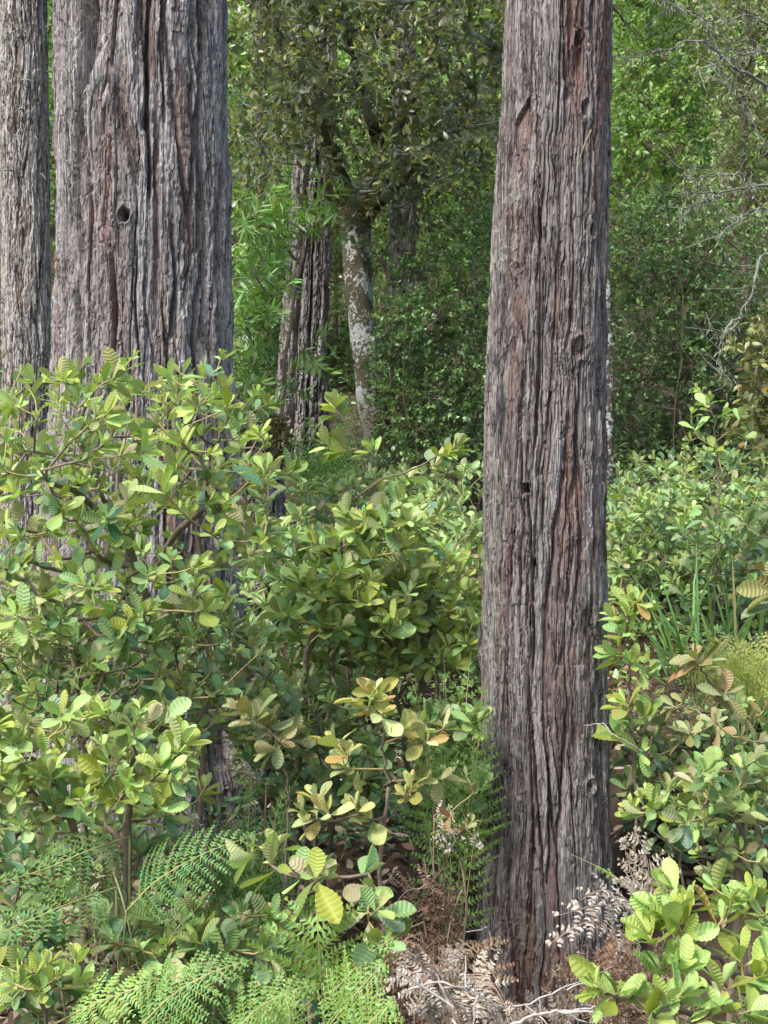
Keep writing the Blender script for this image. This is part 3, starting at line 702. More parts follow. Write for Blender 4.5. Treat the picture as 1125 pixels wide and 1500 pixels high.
# ---- spotted trunk half hidden behind the front trunk
YW = 8.6
rows = [(900, 877, 902), (740, 880, 899), (500, 883, 897), (400, 879, 893), (300, 875, 889), (0, 872, 884), (-300, 872, 882)]
ctr = edges_to_ctr(rows, YW); zs = np.concatenate([np.arange(.7, 5.6, .03), np.arange(5.7, ctr[-1][2], .2)])
base = (ctr[0][0], YW, float(ground(ctr[0][0], YW)))
t = empty('spotted_tree', base); tag(t, 'thin white spotted trunk peeping out from behind the slim reddish trunk', 'tree')
trunk_mesh(ctr, zs, 40, .04, lambda TH, Z: bark_relief(TH, Z, .04, 77, .35, .03, smooth=True)).build('trunk', BARK_SPOT, t, base)

# ---- white patched evergreen oak with the canopy that fills the top
YO = 10.2
rows = [(760, 545, 600), (700, 540, 592), (640, 531, 577), (600, 524, 571), (540, 517, 562), (480, 509, 553), (420, 504, 546), (370, 501, 542), (330, 498, 542), (300, 498, 543)]
ctr = edges_to_ctr(rows, YO)
zs = np.arange(1.1, zpy(302, YO), .014)
def relO(TH, Z):
    d, r, tn, lc = bark_relief(TH, Z, .13, 83, 1., .05, smooth=True)
    zm = zpy(330, YO); zk = zpy(600, YO)
    r = np.clip(sstep(Z, zm - .15, zm + .2) + (1 - sstep(Z, zk - .2, zk + .25)) * .55, 0, 1) * .9
    ds = ((TH - thx(555, 520, YO, 537, .13) + math.pi) % (2 * math.pi) - math.pi) * .13
    kn = np.exp(-((ds / .07) ** 2 + ((Z - zpy(520, YO)) / .07) ** 2)); d += .04 * kn; r = np.maximum(r, kn)
    return d, r, tn, lc
base = (ctr[0][0], YO, float(ground(ctr[0][0], YO)))
oak = empty('evergreen_oak', base); tag(oak, 'evergreen oak with white lichen patches on a bent mossy trunk and a wide olive canopy', 'tree')
trunk_mesh(ctr, zs, 80, .13, relO, flute=((2, .08, 1., .8), (3, .05, 0, 1.2))).build('trunk', BARK_LICH, oak, base)
rng = rng_(90)
limbs = [[P(512, 318, YO), P(500, 268, YO), P(482, 220, YO - .1), P(452, 150, YO - .4), P(410, 60, YO - .8), P(380, -60, YO - 1)],
         [P(522, 325, YO), P(545, 275, YO), P(572, 228, YO), P(600, 160, YO - .2), P(640, 60, YO - .4), P(670, -80, YO - .5)],
         [P(524, 330, YO), P(552, 300, YO - .1), P(590, 262, YO - .3), P(640, 210, YO - .6), P(690, 150, YO - 1.)],
         [P(566, 235, YO), P(545, 180, YO - .2), P(520, 90, YO - .5), P(500, -20, YO - .8), P(505, -150, YO - .8)]]
for i, l in enumerate(limbs):
    mb = MB(); c = curve(l, 40); c[1:] += rng.normal(0, .012, (39, 3)); tube(mb, c, np.linspace((.085, .115, .06, .055)[i], .022, 40), 12, tint=((.75, .25, .4, .5)[i], .5, .3), rough=.07, rng=rng); mb.build('limb', BARK_LICH, oak, base)
mb = MB(); tube(mb, curve([P(528, 281, YO - .2), P(566, 279, YO - .4), P(580, 290, YO - .45), P(612, 303, YO - .5)], 14), np.linspace(.011, .005, 14), 6); tube(mb, curve([P(566, 279, YO - .4), P(590, 281, YO - .4), P(618, 279, YO - .4)], 8), np.linspace(.006, .003, 8), 5); mb.build('dead_branch', PALEW, oak, base)
tips = np.concatenate([fill([(335, -260), (760, -260), (750, 200), (715, 262), (660, 285), (600, 255), (520, 235), (440, 190), (400, 230), (345, 275)], 8.3, 10.9, 330, rng),
                       fill([(500, 250), (640, 240), (640, 330), (600, 330), (545, 300), (500, 300)], 9.3, 10., 10, rng)])
stm = [np.concatenate([[np.array(l[1])], np.array(l[2:])]) for l in limbs]
small_leaf_plant(oak, base, stm, tips, 91, OAK, T_SMALL, L=(.05, .085), wr=.38, per=64, spread=.34, young=.22, barkmat=LICHW, r_tip=.0035, rmax=.014, bad=.10, hang=.3, twigs=4, trunk='branch')

# ---- mossy stump
YT = 8.4; base = (P(375, 690, YT)[0], YT, float(ground(P(375, 690, YT)[0], YT)))
rows = [(860, 330, 428), (760, 338, 420), (690, 342, 414), (640, 346, 412), (618, 350, 408)]
ctr = edges_to_ctr(rows, YT); zs = np.arange(.75, zpy(620, YT), .012)
t = empty('stump', base); tag(t, 'mossy broken stump at the foot of the leaning grooved trunk', 'stump')
def relS(TH, Z):
    d, r, tn, lc = bark_relief(TH, Z, .15, 97, 1.3, .06, (), (), .2); top = zs[-1]
    return d - .05 * sstep(Z, top - .05, top) * (1 + np.sin(5 * TH)), r, tn * .7, lc
trunk_mesh(ctr, zs, 110, .15, relS).build('trunk', BARK_MID, t, base)
def moss_pad(parent, base, c, r, n, seed, name='moss'):
    rg = rng_(seed); mb = MB(); d = unit(rg.standard_normal((n, 3))); pos = np.asarray(c) + d * np.asarray(r) * rg.uniform(.75, 1.05, (n, 1))
    put_leaves(mb, T_TINY, pos, unit(d + rg.normal(0, .6, (n, 3)) - UP * .3), perp(d, rg), rg.uniform(.018, .045, n), .008, .5, 0., np.stack([rg.random(n), rg.random(n) * .5, rg.random(n) * .3], -1))
    return mb.build(name, MOSSL, parent, base)
MOSSL = leaf_mat('moss_frond', (.06, .06, .018), (.19, .16, .045), (.12, .11, .03), (.2, .12, .04), trans=.2, rough=.9, spec=.1)
moss_pad(t, base, P(405, 645, YT - .1), (.07, .09, .17), 1400, 3); moss_pad(t, base, P(372, 640, YT - .12), (.13, .07, .06), 900, 4)
moss_pad(oak, (ctr[0][0] * 0 + oak.location[0], YO, oak.location[2]), P(508, 312, YO - .05), (.13, .14, .17), 1500, 5)
moss_pad(oak, tuple(oak.location), P(556, 520, YO - .08), (.075, .07, .085), 700, 6)
moss_pad(oak, tuple(oak.location), P(492, 250, YO - .03), (.08, .08, .22), 900, 7)

# ---- distant wood on the hillside: one mass
rng = rng_(120); mb = MB()
nt = 150
tx = rng.uniform(-1, 1, nt); ty = 17 + 33 * rng.random(nt) ** .9; tx = tx * (3.5 + ty * .36)
for i in range(nt):
    h = rng.uniform(3.0, 6.5); gz0 = float(ground(tx[i], ty[i])); n = 1500; cr = rng.uniform(1.0, 2.0)
    k = rng.integers(9, 16); cc = np.stack([rng.normal(0, cr * .55, k), rng.normal(0, cr * .55, k), rng.uniform(.1, 1, k) * h], -1)
    w = rng.integers(0, k, n); d = unit(rng.standard_normal((n, 3))); pos = cc[w] + d * (rng.uniform(.3, .8, k)[w] * rng.random(n) ** .4)[:, None] * (1, 1, .7)
    pos += (tx[i], ty[i], gz0)
    yb = np.clip(rng.normal(.52, .26), 0, 1); L = rng.uniform(.09, .17, n) * (1 + (ty[i] - 17) / 45)
    tint = np.stack([np.clip(rng.random(n), 0, 1), np.clip(yb + rng.normal(0, .16, n) + rng.uniform(-.25, .25, k)[w], 0, 1), np.where(rng.random(n) < .02, .9, 0)], -1)
    put_leaves(mb, T_TINY, pos, unit(rng.standard_normal((n, 3)) - UP * .2), unit(SUNV + rng.standard_normal((n, 3)) * .7), L, L * .5, .3, 0, tint)
tag(mb.build('distant_wood', FARM), kind='stuff')

# ---- shrubs and small trees of the middle distance
def S(*pts): return [P(*p) for p in pts]
def B(px, Y): return ((px - 562.5) * K * Y, Y)
rng = rng_(200)
bush('bay_shrub', 'bright shrub of long narrow leaves in front of the leaning grooved trunk', 'shrub', B(380, 8.6), [S((390, 640, 8.6), (372, 540, 8.7), (395, 480, 8.8)), S((420, 520, 8.8), (440, 380, 9.0), (462, 300, 9.2))],
     np.concatenate([fill([(338, 300), (420, 290), (425, 330), (412, 420), (400, 520), (385, 640), (335, 640)], 8.2, 9.6, 100, rng), fill([(425, 280), (500, 275), (498, 330), (450, 340)], 8.8, 9.6, 9, rng), fill([(400, 470), (470, 470), (470, 530), (400, 600)], 8.6, 9.4, 5, rng)]),
     201, LANCE, T_LANCE, L=(.09, .14), wr=.17, per=24, spread=.15, young=.6, twigs=2, hang=.1, r_tip=.003, rmax=.02, flat=.4)
bush('huckleberry_bush', 'round dark green bush of tiny leaves beside the slim reddish trunk', 'bush', B(640, 9.6), [S((640, 700, 9.6), (640, 560, 9.6), (650, 460, 9.6)), S((600, 640, 9.4), (590, 520, 9.4)), S((700, 620, 9.6), (705, 420, 9.7))],
     np.concatenate([fill([(552, 460), (590, 430), (620, 370), (655, 330), (690, 300), (728, 310), (725, 680), (560, 680)], 8.9, 10.3, 300, rng)]), 202, DARK, T_SMALL, L=(.028, .048), wr=.48, per=74, spread=.22, young=.42, twigs=4, r_tip=.003, rmax=.022)
bush('huckleberry_bush', 'tall dark bush of tiny leaves beyond the slim trunk, under the lichen branches', 'bush', B(1000, 10.), [S((1000, 700, 10), (990, 560, 10), (985, 420, 10)), S((930, 650, 10), (920, 450, 10)), S((1080, 640, 10.2), (1090, 430, 10.2))],
     fill([(880, 330), (960, 280), (1060, 300), (1160, 330), (1160, 690), (880, 700)], 9.2, 11.0, 420, rng), 203, DARK, T_SMALL, L=(.03, .05), wr=.45, per=70, spread=.24, young=.36, twigs=4, r_tip=.0035, rmax=.025)
bush('young_evergreen', 'tall bright green young tree with sunlit top behind the slim reddish trunk', 'tree', B(960, 14.), [S((960, 560, 14), (955, 350, 14), (950, 150, 14), (955, 0, 14)), S((940, 420, 14), (925, 200, 14))],
     fill([(860, -200), (1080, -200), (1060, 60), (1010, 330), (950, 400), (870, 380)], 12.8, 15., 420, rng), 204, BRIGHT, T_SMALL, L=(.05, .085), wr=.42, per=60, spread=.38, young=.64, twigs=4, r_tip=.004, rmax=.04)
bush('young_evergreen', 'greyish olive young tree behind the bare lichen branches', 'tree', B(1110, 12.4), [S((1100, 560, 12.4), (1090, 300, 12.4), (1085, 60, 12.4)), S((1140, 450, 12.4), (1150, 150, 12.4))],
     fill([(1010, -200), (1240, -200), (1240, 380), (1010, 350), (1040, 200)], 11.2, 13., 300, rng), 205, OLIVE, T_SMALL, L=(.045, .07), wr=.38, per=56, spread=.32, young=.42, twigs=4, r_tip=.0035, rmax=.035, bad=.05)
bush('bronze_shrub', 'bronze leaved shrub by the dark evergreen bush, with yellow leaves at its top', 'shrub', B(1120, 7.6), [S((1120, 700, 7.6), (1110, 560, 7.6), (1110, 460, 7.6))],
     fill([(1100, 560), (1115, 460), (1130, 430), (1220, 420), (1220, 700), (1095, 660)], 7.0, 8.2, 90, rng), 206, RUSTB, T_SMALL, L=(.05, .075), wr=.45, per=30, spread=.2, young=.32, twigs=3, r_tip=.003, rmax=.015, bad=.06)
bush('young_evergreen', 'sunlit yellow green young tree seen in the gap beneath the olive canopy', 'tree', B(670, 16.5), [S((670, 500, 16.5), (672, 300, 16.5), (668, 100, 16.5))],
     fill([(600, 140), (760, 120), (760, 360), (620, 400)], 15.4, 17.6, 170, rng), 207, BRIGHT, T_SMALL, L=(.06, .10), wr=.42, per=46, spread=.42, young=.42, twigs=4, r_tip=.004, rmax=.04, bad=.06)
bush('young_evergreen', 'fresh green young tree between the leaning grooved trunk and the white patched trunk', 'tree', B(490, 14.6), [S((490, 640, 14.6), (492, 420, 14.6), (490, 200, 14.6))],
     fill([(440, 180), (580, 180), (580, 640), (440, 650)], 13.6, 15.4, 230, rng), 208, BRIGHT, T_SMALL, L=(.05, .085), wr=.4, per=46, spread=.36, young=.22, twigs=4, r_tip=.004, rmax=.035)
bush('young_evergreen', 'shady green young tree in the gap beside the thick shaggy trunk', 'tree', B(380, 14.), [S((375, 640, 14), (378, 420, 14), (385, 100, 14))],
     fill([(325, 120), (450, 120), (440, 640), (320, 660)], 12.9, 15, 230, rng), 209, BRIGHT, T_SMALL, L=(.05, .085), wr=.4, per=46, spread=.36, young=.14, twigs=4, r_tip=.004, rmax=.035)
bush('young_evergreen', 'leafy young tree glimpsed beyond the narrow pale trunk', 'tree', B(20, 11.), [S((30, 640, 11), (60, 300, 11), (70, 50, 11))],
     fill([(-120, -150), (90, -150), (110, 820), (-140, 820)], 10.2, 12., 200, rng), 210, BRIGHT, T_SMALL, L=(.05, .085), wr=.4, per=40, spread=.34, young=.2, twigs=4, r_tip=.004, rmax=.035)

# ---- bare lichen-hung branches coming in beside the dark evergreen
base = (P(1215, 700, 8.8)[0], 8.8, float(ground(P(1215, 700, 8.8)[0], 8.8)))
t = empty('lichen_tree', base); tag(t, 'nearly bare tree whose crooked grey branches hung with lichen reach across the dark evergreens', 'tree')
rng = rng_(230); mb = MB(); tube(mb, curve([np.array(base) - UP * .1, P(1205, 500, 8.8), P(1190, 250, 8.8), P(1170, 0, 8.8), P(1150, -250, 8.8)], 40), np.linspace(.10, .05, 40), 10, rough=.06, rng=rng); mb.build('trunk', LICHW, t, base)
bl = [[(1190, 260, 8.8), (1150, 150, 8.7), (1100, 108, 8.6), (1068, 92, 8.5), (1040, 58, 8.5), (1018, 20, 8.5), (1010, -30, 8.5)], [(1068, 92, 8.5), (1030, 60, 8.3), (985, 70, 8.3), (940, 78, 8.2), (905, 82, 8.2)],
      [(1198, 350, 8.8), (1150, 275, 8.6), (1100, 282, 8.5), (1050, 288, 8.4), (1010, 290, 8.3), (985, 282, 8.3)], [(1050, 288, 8.4), (1030, 300, 8.3), (1005, 322, 8.3)],
      [(1200, 520, 8.8), (1165, 420, 8.4), (1120, 370, 8.2), (1105, 430, 8.1), (1085, 465, 8.1), (1060, 475, 8.0), (1040, 455, 8.0)], [(1085, 465, 8.1), (1060, 490, 8.0), (1050, 530, 8.0), (1062, 560, 8.0)],
      [(1100, 282, 8.5), (1085, 262, 8.4), (1050, 262, 8.3), (1000, 268, 8.2)], [(1190, 150, 8.8), (1130, 75, 8.4), (1070, 80, 8.3), (1020, 90, 8.2)], [(1195, 300, 8.8), (1130, 310, 8.3), (1080, 330, 8.2), (1050, 350, 8.1)],
      [(1010, 20, 8.5), (985, 0, 8.4), (950, -20, 8.4)], [(1200, 420, 8.8), (1120, 200, 8.4), (1080, 130, 8.3), (1050, 100, 8.2)], [(1180, 80, 8.7), (1100, 20, 8.4), (1050, 30, 8.3), (1010, 5, 8.2)]]
for q, l in enumerate(bl):
    mb = MB(); c = curve(S(*l), 40); c[2:] += np.cumsum(rng.normal(0, .006, (38, 3)), 0); tube(mb, c, np.linspace(.014 if q in (0, 2, 4) else .008, .003, 40), 6, rough=.12, rng=rng)
    for w in range(9):
        i = rng.integers(8, 39); d = unit(rng.standard_normal(3) + (-.5, 0, .1)); ln = rng.uniform(.1, .35)
        sub = c[i] + d * np.linspace(0, ln, 7)[:, None] + np.cumsum(rng.normal(0, .008, (7, 3)), 0); tube(mb, sub, np.linspace(.0035, .0015, 7), 4)
    br = mb.build('branch', LICHW, t, base)
    lm = MB(); n = 150; i = rng.integers(4, 40, n); pos = c[i] + rng.normal(0, .012, (n, 3))
    put_leaves(lm, T_TINY, pos, unit(rng.normal(0, .4, (n, 3)) - UP), perp(np.repeat(UP[None], n, 0), rng), rng.uniform(.02, .10, n) * rng.random(n), .006, .3, 0, np.stack([rng.random(n), rng.random(n), rng.random(n) * 0], -1))
    lm.build('lichen_beard', leaf_mat('beard_lichen', (.22, .25, .16), (.42, .45, .32), (.3, .33, .22), trans=.2, rough=.9, spec=.1) if q == 0 else bpy.data.materials['beard_lichen'], br, base)
mb = MB(); rgx = rng_(231)
bush('rhododendron_sprig', 'single whorl of long bluish leaves with a rusty bud, against the dark evergreen bush', 'shrub', B(985, 9.4), [S((990, 600, 9.4), (1000, 430, 9.4), (980, 320, 9.2), (975, 292, 9.05))], S((972, 290, 9.0)) , 232, LANCE, T_LANCE, L=(.12, .16), wr=.25, per=12, spread=.05, young=.1, twigs=1, r_tip=.004, rmax=.008)

# ---- mid-ground undergrowth of the slope
rng = rng_(240); mb = MB(); N = 52000
y = 5.2 + 13.5 * rng.random(N) ** 1.1; x = rng.uniform(-1, 1, N) * (1.2 + y * .36); pos = np.stack([x, y, ground(x, y)], -1)
hh = .14 + .36 * (.5 + .5 * np.sin(1.7 * x + .9 * y) * np.sin(1.1 * y - 1.3 * x + 1)); pos[:, 2] += hh * rng.random(N) ** .7
L = rng.uniform(.035, .075, N)
put_leaves(mb, T_SMALL, pos, unit(rng.standard_normal((N, 3)) * (1, 1, .45) + UP * .2), unit(UP + SUNV * .4 + rng.standard_normal((N, 3)) * .4), L, L * rng.uniform(.3, .55, N), rng.uniform(-.2, .7, N), .15,
           np.stack([rng.random(N), np.clip(.3 + .3 * np.sin(2.3 * x + y) + rng.normal(0, .15, N), 0, 1), np.where(rng.random(N) < .04, .9, 0)], -1))
N = 16000; y = rng.uniform(2.2, 6.4, N); x = rng.uniform(1.0, 4.2, N) * np.where(rng.random(N) < .5, 1, -1.15); ok = np.abs(x) > .345 * y + .12; x, y = x[ok], y[ok]; N = len(x)
pos = np.stack([x, y, ground(x, y) + rng.random(N) ** .7 * (.12 + .3 * (.5 + .5 * np.sin(2.1 * x + 1.4 * y)))], -1); L = rng.uniform(.035, .075, N)
put_leaves(mb, T_SMALL, pos, unit(rng.standard_normal((N, 3)) * (1, 1, .45) + UP * .2), unit(UP + SUNV * .4 + rng.standard_normal((N, 3)) * .4), L, L * rng.uniform(.3, .55, N), rng.uniform(-.2, .7, N), .15,
           np.stack([rng.random(N), np.clip(.3 + rng.normal(0, .2, N), 0, 1), np.where(rng.random(N) < .05, .9, 0)], -1))
tag(mb.build('undergrowth', TAN_MID), kind='stuff')

# ---- mid-ground tanoak shrubs
G_MID = 'broad leaved shrubs of the slope'
def mid(label, poly, y0, y1, n, seed, basepx, stempy, leaf=(.055, .085), young=.55, mat=None, **kw):
    rg = rng_(seed); Y = (y0 + y1) / 2; q = np.array(poly)
    tips = fill(poly, y0, y1, int(n * 2.3), rg); lo, hi = q[:, 0].min(), q[:, 0].max(); pts = []
    for k in range(kw.pop('nstem', 3)):
        px = lo + (hi - lo) * (k + .5) / 3; pts.append(S(((px + basepx) / 2, stempy + 60, Y), (px, stempy, Y)))
    return tanoak(label, B(basepx, Y), pts, tips, seed, leaf, young, mat or TAN_MID, T_MID, group=G_MID, **kw)
mid('pale green shrub low on the slope just short of the slim trunk', [(560, 770), (620, 735), (705, 745), (708, 960), (600, 960), (550, 880)], 4.6, 5.7, 95, 301, 640, 900, young=.62)
mid('bluish leaved shrub with a few white dead leaves beside the tall shrub', [(355, 790), (430, 740), (480, 780), (560, 800), (560, 960), (430, 990), (350, 930)], 4.4, 5.6, 110, 302, 450, 920, young=.42, bad=.06)
mid('dark green low shrub under the white patched trunk', [(430, 700), (560, 690), (640, 700), (600, 770), (450, 780)], 6.6, 8.0, 70, 303, 530, 760, young=.5)
mid('light green shrub growing right beside the slim trunk at mid slope', [(885, 780), (940, 720), (1010, 740), (1010, 860), (890, 880)], 5.6, 6.8, 85, 304, 950, 840, young=.7)
mid('spreading shrub of mixed green leaves halfway up the slope under the dark evergreen', [(900, 680), (1000, 655), (1140, 660), (1150, 780), (1000, 780), (900, 760)], 6.6, 8.2, 110, 305, 1010, 750, young=.5)
mid('dense shrub behind the tall grass blades', [(980, 770), (1140, 740), (1160, 900), (1040, 900), (960, 850)], 5.2, 6.4, 85, 306, 1060, 860, young=.42)
mid('dark shrub at the foot of the thick shaggy trunk', [(0, 840), (120, 860), (340, 880), (350, 1020), (0, 1020)], 4.7, 5.5, 100, 307, 170, 960, young=.32, bad=.08)
mid('shaded shrub beneath the yellowish young tanoak', [(340, 1000), (480, 980), (560, 1010), (560, 1190), (420, 1200), (340, 1130)], 3.9, 4.8, 90, 308, 450, 1150, young=.34, bad=.05)
mid('broken shade shrub at the foot of the rusty leaved tanoak', [(900, 1060), (1000, 1020), (1150, 1040), (1150, 1260), (930, 1260)], 3.9, 4.7, 70, 309, 1040, 1220, young=.28, bad=.10)
mid('low shrub with bright tips on the slope beyond the narrow pale trunk', [(-60, 640), (60, 640), (80, 820), (-60, 840)], 7.8, 8.8, 60, 310, 10, 780, young=.75, mat=BRIGHT)
rng = rng_(311)
tanoak('light green sapling with rounded leaves rising above the shrubs beside the dark bush', B(1050, 5.6), [S((1052, 760, 5.6), (1050, 660, 5.6), (1040, 585, 5.6))],
       np.array(S((1022, 570, 5.6), (1035, 590, 5.5), (1012, 600, 5.5), (1060, 605, 5.6), (1085, 610, 5.6), (1015, 625, 5.5), (1070, 630, 5.6), (1008, 645, 5.5), (1045, 655, 5.5), (1095, 640, 5.6))), 311, (.06, .085), .8, TAN_FRESH, T_MID, along=3, name='sapling', cat='sapling', ros=(3, 5), bad=.02, wid=(.5, .62), gap=.03)

mid('deep shade shrub filling the corner behind the drooping fern fronds', [(-40, 1220), (120, 1210), (340, 1220), (420, 1300), (400, 1420), (-40, 1420)], 3.3, 4.2, 80, 321, 180, 1360, young=.12, bad=.05)
mid('low dark sprouts along the bottom behind the yellow green frond', [(-40, 1380), (420, 1380), (560, 1480), (-40, 1500)], 2.9, 3.5, 60, 322, 230, 1470, young=.2, bad=.05)
mid('lush pale shrub on the slope beyond the golden bracken', [(885, 720), (1140, 700), (1140, 800), (890, 800)], 6.0, 7.4, 55, 324, 1010, 790, young=.66)
# ---- ferns and grass of the middle ground
def fan(base, Y, tips, width, n, nrm=(0, -.6, .75), **kw):
    b = np.array([base[0], base[1], float(ground(*base))]); out = []
    for (px, py, dy) in tips:
        tip = P(px, py, Y + dy); a = b + (tip - b) * .35 + UP * .10 * np.linalg.norm(tip - b); m = b + (tip - b) * .72 + UP * .13 * np.linalg.norm(tip - b)
        out.append(dict(path=[a, m, tip], width=width, n=n, nrm=unit(np.array(nrm)), **kw))
    return out
fern('golden green bracken spread on the slope above the rusty leaved tanoak', B(1085, 4.5), fan(B(1085, 4.5), 4.3, ((1000, 945, .1), (1030, 975, -.2), (1130, 925, .3), (1150, 955, .1), (1060, 925, .4), (1100, 985, -.3), (1160, 985, -.2), (1045, 950, .2), (1090, 940, .3), (1075, 965, -.1), (1120, 960, 0), (1055, 990, -.4)), .2, 13, young=.85, pin=(.021, .0085), gap=.0135), 401, FERNY)
fern('green bracken fronds under the golden bracken', B(1110, 4.2), fan(B(1110, 4.2), 4.1, ((1050, 1040, -.2), (1140, 1050, -.2), (1170, 1080, 0), (960, 1150, -.3), (1120, 1100, -.4)), .17, 11, young=.3, pin=(.026, .0095), gap=.017), 402)
fern('soft green bracken against the slim trunk, above the brown dead ferns', B(665, 4.0), fan(B(665, 4.0), 3.85, ((600, 985, .1), (712, 990, 0), (650, 965, .2), (715, 1035, -.2), (610, 1020, -.2), (690, 955, .2), (640, 1060, -.3), (700, 1090, -.2)), .17, 13, young=.45, pin=(.021, .0075), gap=.013), 403)
mid('pale leafy cover on the slope just behind the lone shoots, against the slim trunk', [(560, 690), (715, 680), (715, 780), (560, 790)], 6.2, 7.4, 55, 325, 650, 770, young=.6)
mid('small green shrub low against the slim trunk above the brown dead ferns', [(620, 1030), (705, 1020), (705, 1180), (640, 1180)], 3.75, 4.3, 22, 326, 670, 1150, young=.35)
fern('low bracken around the foot of the leaning grooved trunk', B(480, 9.4), fan(B(480, 9.4), 9.4, ((420, 640, 0), (450, 610, .2), (500, 620, .2), (540, 640, 0), (470, 650, -.4), (520, 600, .6), (430, 670, -.3)), .3, 12, young=.5, pin=(.035, .013), gap=.024), 404)
fern('bracken in the gap at the foot of the yellowish young tanoak', B(660, 3.6), fan(B(660, 3.7), 3.7, ((705, 1200, -.1), (620, 1190, .1)), .13, 10, young=.38, pin=(.018, .007), gap=.012), 405)
rng = rng_(410)
def grass(label, base, n, h, lean, seed, young=.5, w=.008):
    rg = rng_(seed); b3 = np.array([base[0], base[1], float(ground(*base))]); mb = MB()
    pos = b3 + rg.normal(0, .07, (n, 3)) * (1, 1, 0); ax = unit(UP + rg.normal(0, .3, (n, 3)) + np.array(lean)); nr = unit(rg.standard_normal((n, 3)) * (1, 1, .2) + (0, -.8, .3))
    L = rg.uniform(.5, 1.1, n) * h
    put_leaves(mb, T_LANCE, pos, ax, nr, L, w * rg.uniform(.8, 1.6, n), rg.uniform(0, 1.1, n), .3, np.stack([rg.random(n), np.clip(rg.normal(young, .2, n), 0, 1), np.where(rg.random(n) < .08, .9, 0)], -1))
    return tag(mb.build('grass_tuft', GRASSM, None, b3), label, 'grass tuft')
grass('tuft of tall green blades arching over the golden bracken', B(1030, 5.1), 34, .60, (-.25, 0, 0), 411, .5, .011)
grass('tuft of bluish upright blades near the edge beside the golden bracken', B(1085, 5.0), 20, .66, (.02, 0, 0), 412, .65, .013)
grass('thin pale grass tuft on the slope under the white patched trunk', B(505, 7.0), 40, .7, (0, 0, 0), 413, .6, .009)
grass('wispy grass tuft right against the slim trunk, at mid slope', B(700, 7.4), 40, .75, (.05, 0, 0), 414, .55, .010)

# ---- the large shrub in front of the thick trunk
rng = rng_(500)
Ya = 3.6
tipsA = S((45, 572, 3.4), (20, 590, 3.3), (92, 556, 3.5), (125, 530, 3.7), (158, 560, 3.5), (172, 545, 3.6), (195, 520, 3.7), (55, 610, 3.3), (10, 640, 3.2), (30, 545, 3.7), (130, 590, 3.4), (205, 575, 3.6), (240, 565, 3.6), (262, 545, 3.7), (300, 545, 3.6), (325, 520, 3.7), (310, 575, 3.5), (285, 600, 3.5), (350, 620, 3.6), (375, 575, 3.7), (395, 590, 3.8), (372, 640, 3.7), (250, 610, 3.4), (215, 640, 3.4),
          (305, 705, 3.2), (325, 715, 3.2), (245, 690, 3.3), (370, 700, 3.3), (400, 690, 3.5), (430, 690, 3.5), (180, 690, 3.3), (100, 650, 3.2), (60, 690, 3.1), (20, 720, 3.1), (25, 780, 3.1), (70, 770, 3.2), (120, 760, 3.2), (335, 810, 3.3), (350, 790, 3.4), (380, 770, 3.5), (300, 830, 3.3), (250, 740, 3.3), (165, 800, 3.3), (60, 880, 3.1), (20, 900, 3.0), (90, 905, 3.1), (40, 850, 3.1))
fillA = fill([(-40, 560), (60, 545), (190, 545), (330, 560), (390, 620), (400, 720), (390, 820), (330, 900), (250, 930), (120, 960), (-40, 980)], 3.0, 4.3, 380, rng)
tanoak('tall spreading tanoak shrub with dense yellow green rosettes, before the thick trunk', B(262, 3.8), [S((252, 1150, 3.75), (242, 1000, 3.65), (222, 900, 3.6), (205, 845, 3.6), (172, 770, 3.55), (140, 700, 3.5), (112, 640, 3.45)), S((205, 845, 3.6), (250, 790, 3.5), (300, 740, 3.4), (370, 705, 3.4)), S((300, 1000, 3.9), (290, 860, 3.8), (300, 700, 3.7), (335, 610, 3.7)), S((172, 770, 3.55), (120, 730, 3.4), (60, 700, 3.2))],
       np.concatenate([tipsA, fillA]), 501, (.045, .08), .66, TAN, T_HERO, along=5, bad=.03, rmax=.012)
tanoak('shaded lower tanoak shrub with drooping dark leaves beneath the tall spreading shrub', B(120, 3.6), [S((130, 1180, 3.6), (120, 1050, 3.6), (110, 960, 3.6)), S((200, 1150, 3.7), (260, 1030, 3.7), (330, 960, 3.8))],
       fill([(-50, 920), (120, 900), (330, 880), (400, 930), (390, 1080), (250, 1090), (120, 1060), (-50, 1060)], 3.2, 4.2, 330, rng), 502, (.045, .075), .34, TAN, T_HERO, along=6, bad=.10)
# ---- the slender one with its two lone shoots
tanoak('slender open tanoak shrub whose lone shoots rise against the white patched trunk', B(440, 4.3), [S((440, 1050, 4.3), (465, 920, 4.25), (500, 800, 4.2), (530, 700, 4.15), (545, 660, 4.1)), S((520, 730, 4.15), (560, 700, 4.1), (620, 680, 4.05), (665, 658, 4.0)), S((535, 690, 4.15), (520, 640, 4.1), (492, 598, 4.1))],
       np.concatenate([S((490, 590, 4.1), (500, 610, 4.15), (480, 650, 4.1), (500, 660, 4.1), (672, 652, 4.0), (650, 668, 4.0), (640, 680, 4.1), (600, 700, 4.1), (590, 735, 4.1), (560, 720, 4.2), (540, 745, 4.2)), fill([(440, 800), (520, 740), (600, 750), (640, 830), (600, 930), (470, 940), (400, 900)], 3.9, 4.7, 170, rng)]), 503, (.06, .09), .62, TAN, T_HERO, sc=(.85, 1.2), along=4, bad=.04, rmax=.012)
tanoak('dense low tanoak shrub filling the space between the slender shrub and the slim trunk', B(620, 4.5), [S((620, 1000, 4.5), (630, 900, 4.5), (640, 840, 4.5)), S((580, 1000, 4.4), (560, 900, 4.4))],
       fill([(520, 860), (600, 800), (690, 830), (712, 900), (712, 980), (560, 980), (500, 940)], 4.1, 4.8, 200, rng), 504, (.05, .08), .78, TAN, T_HERO, along=5, bad=.06)
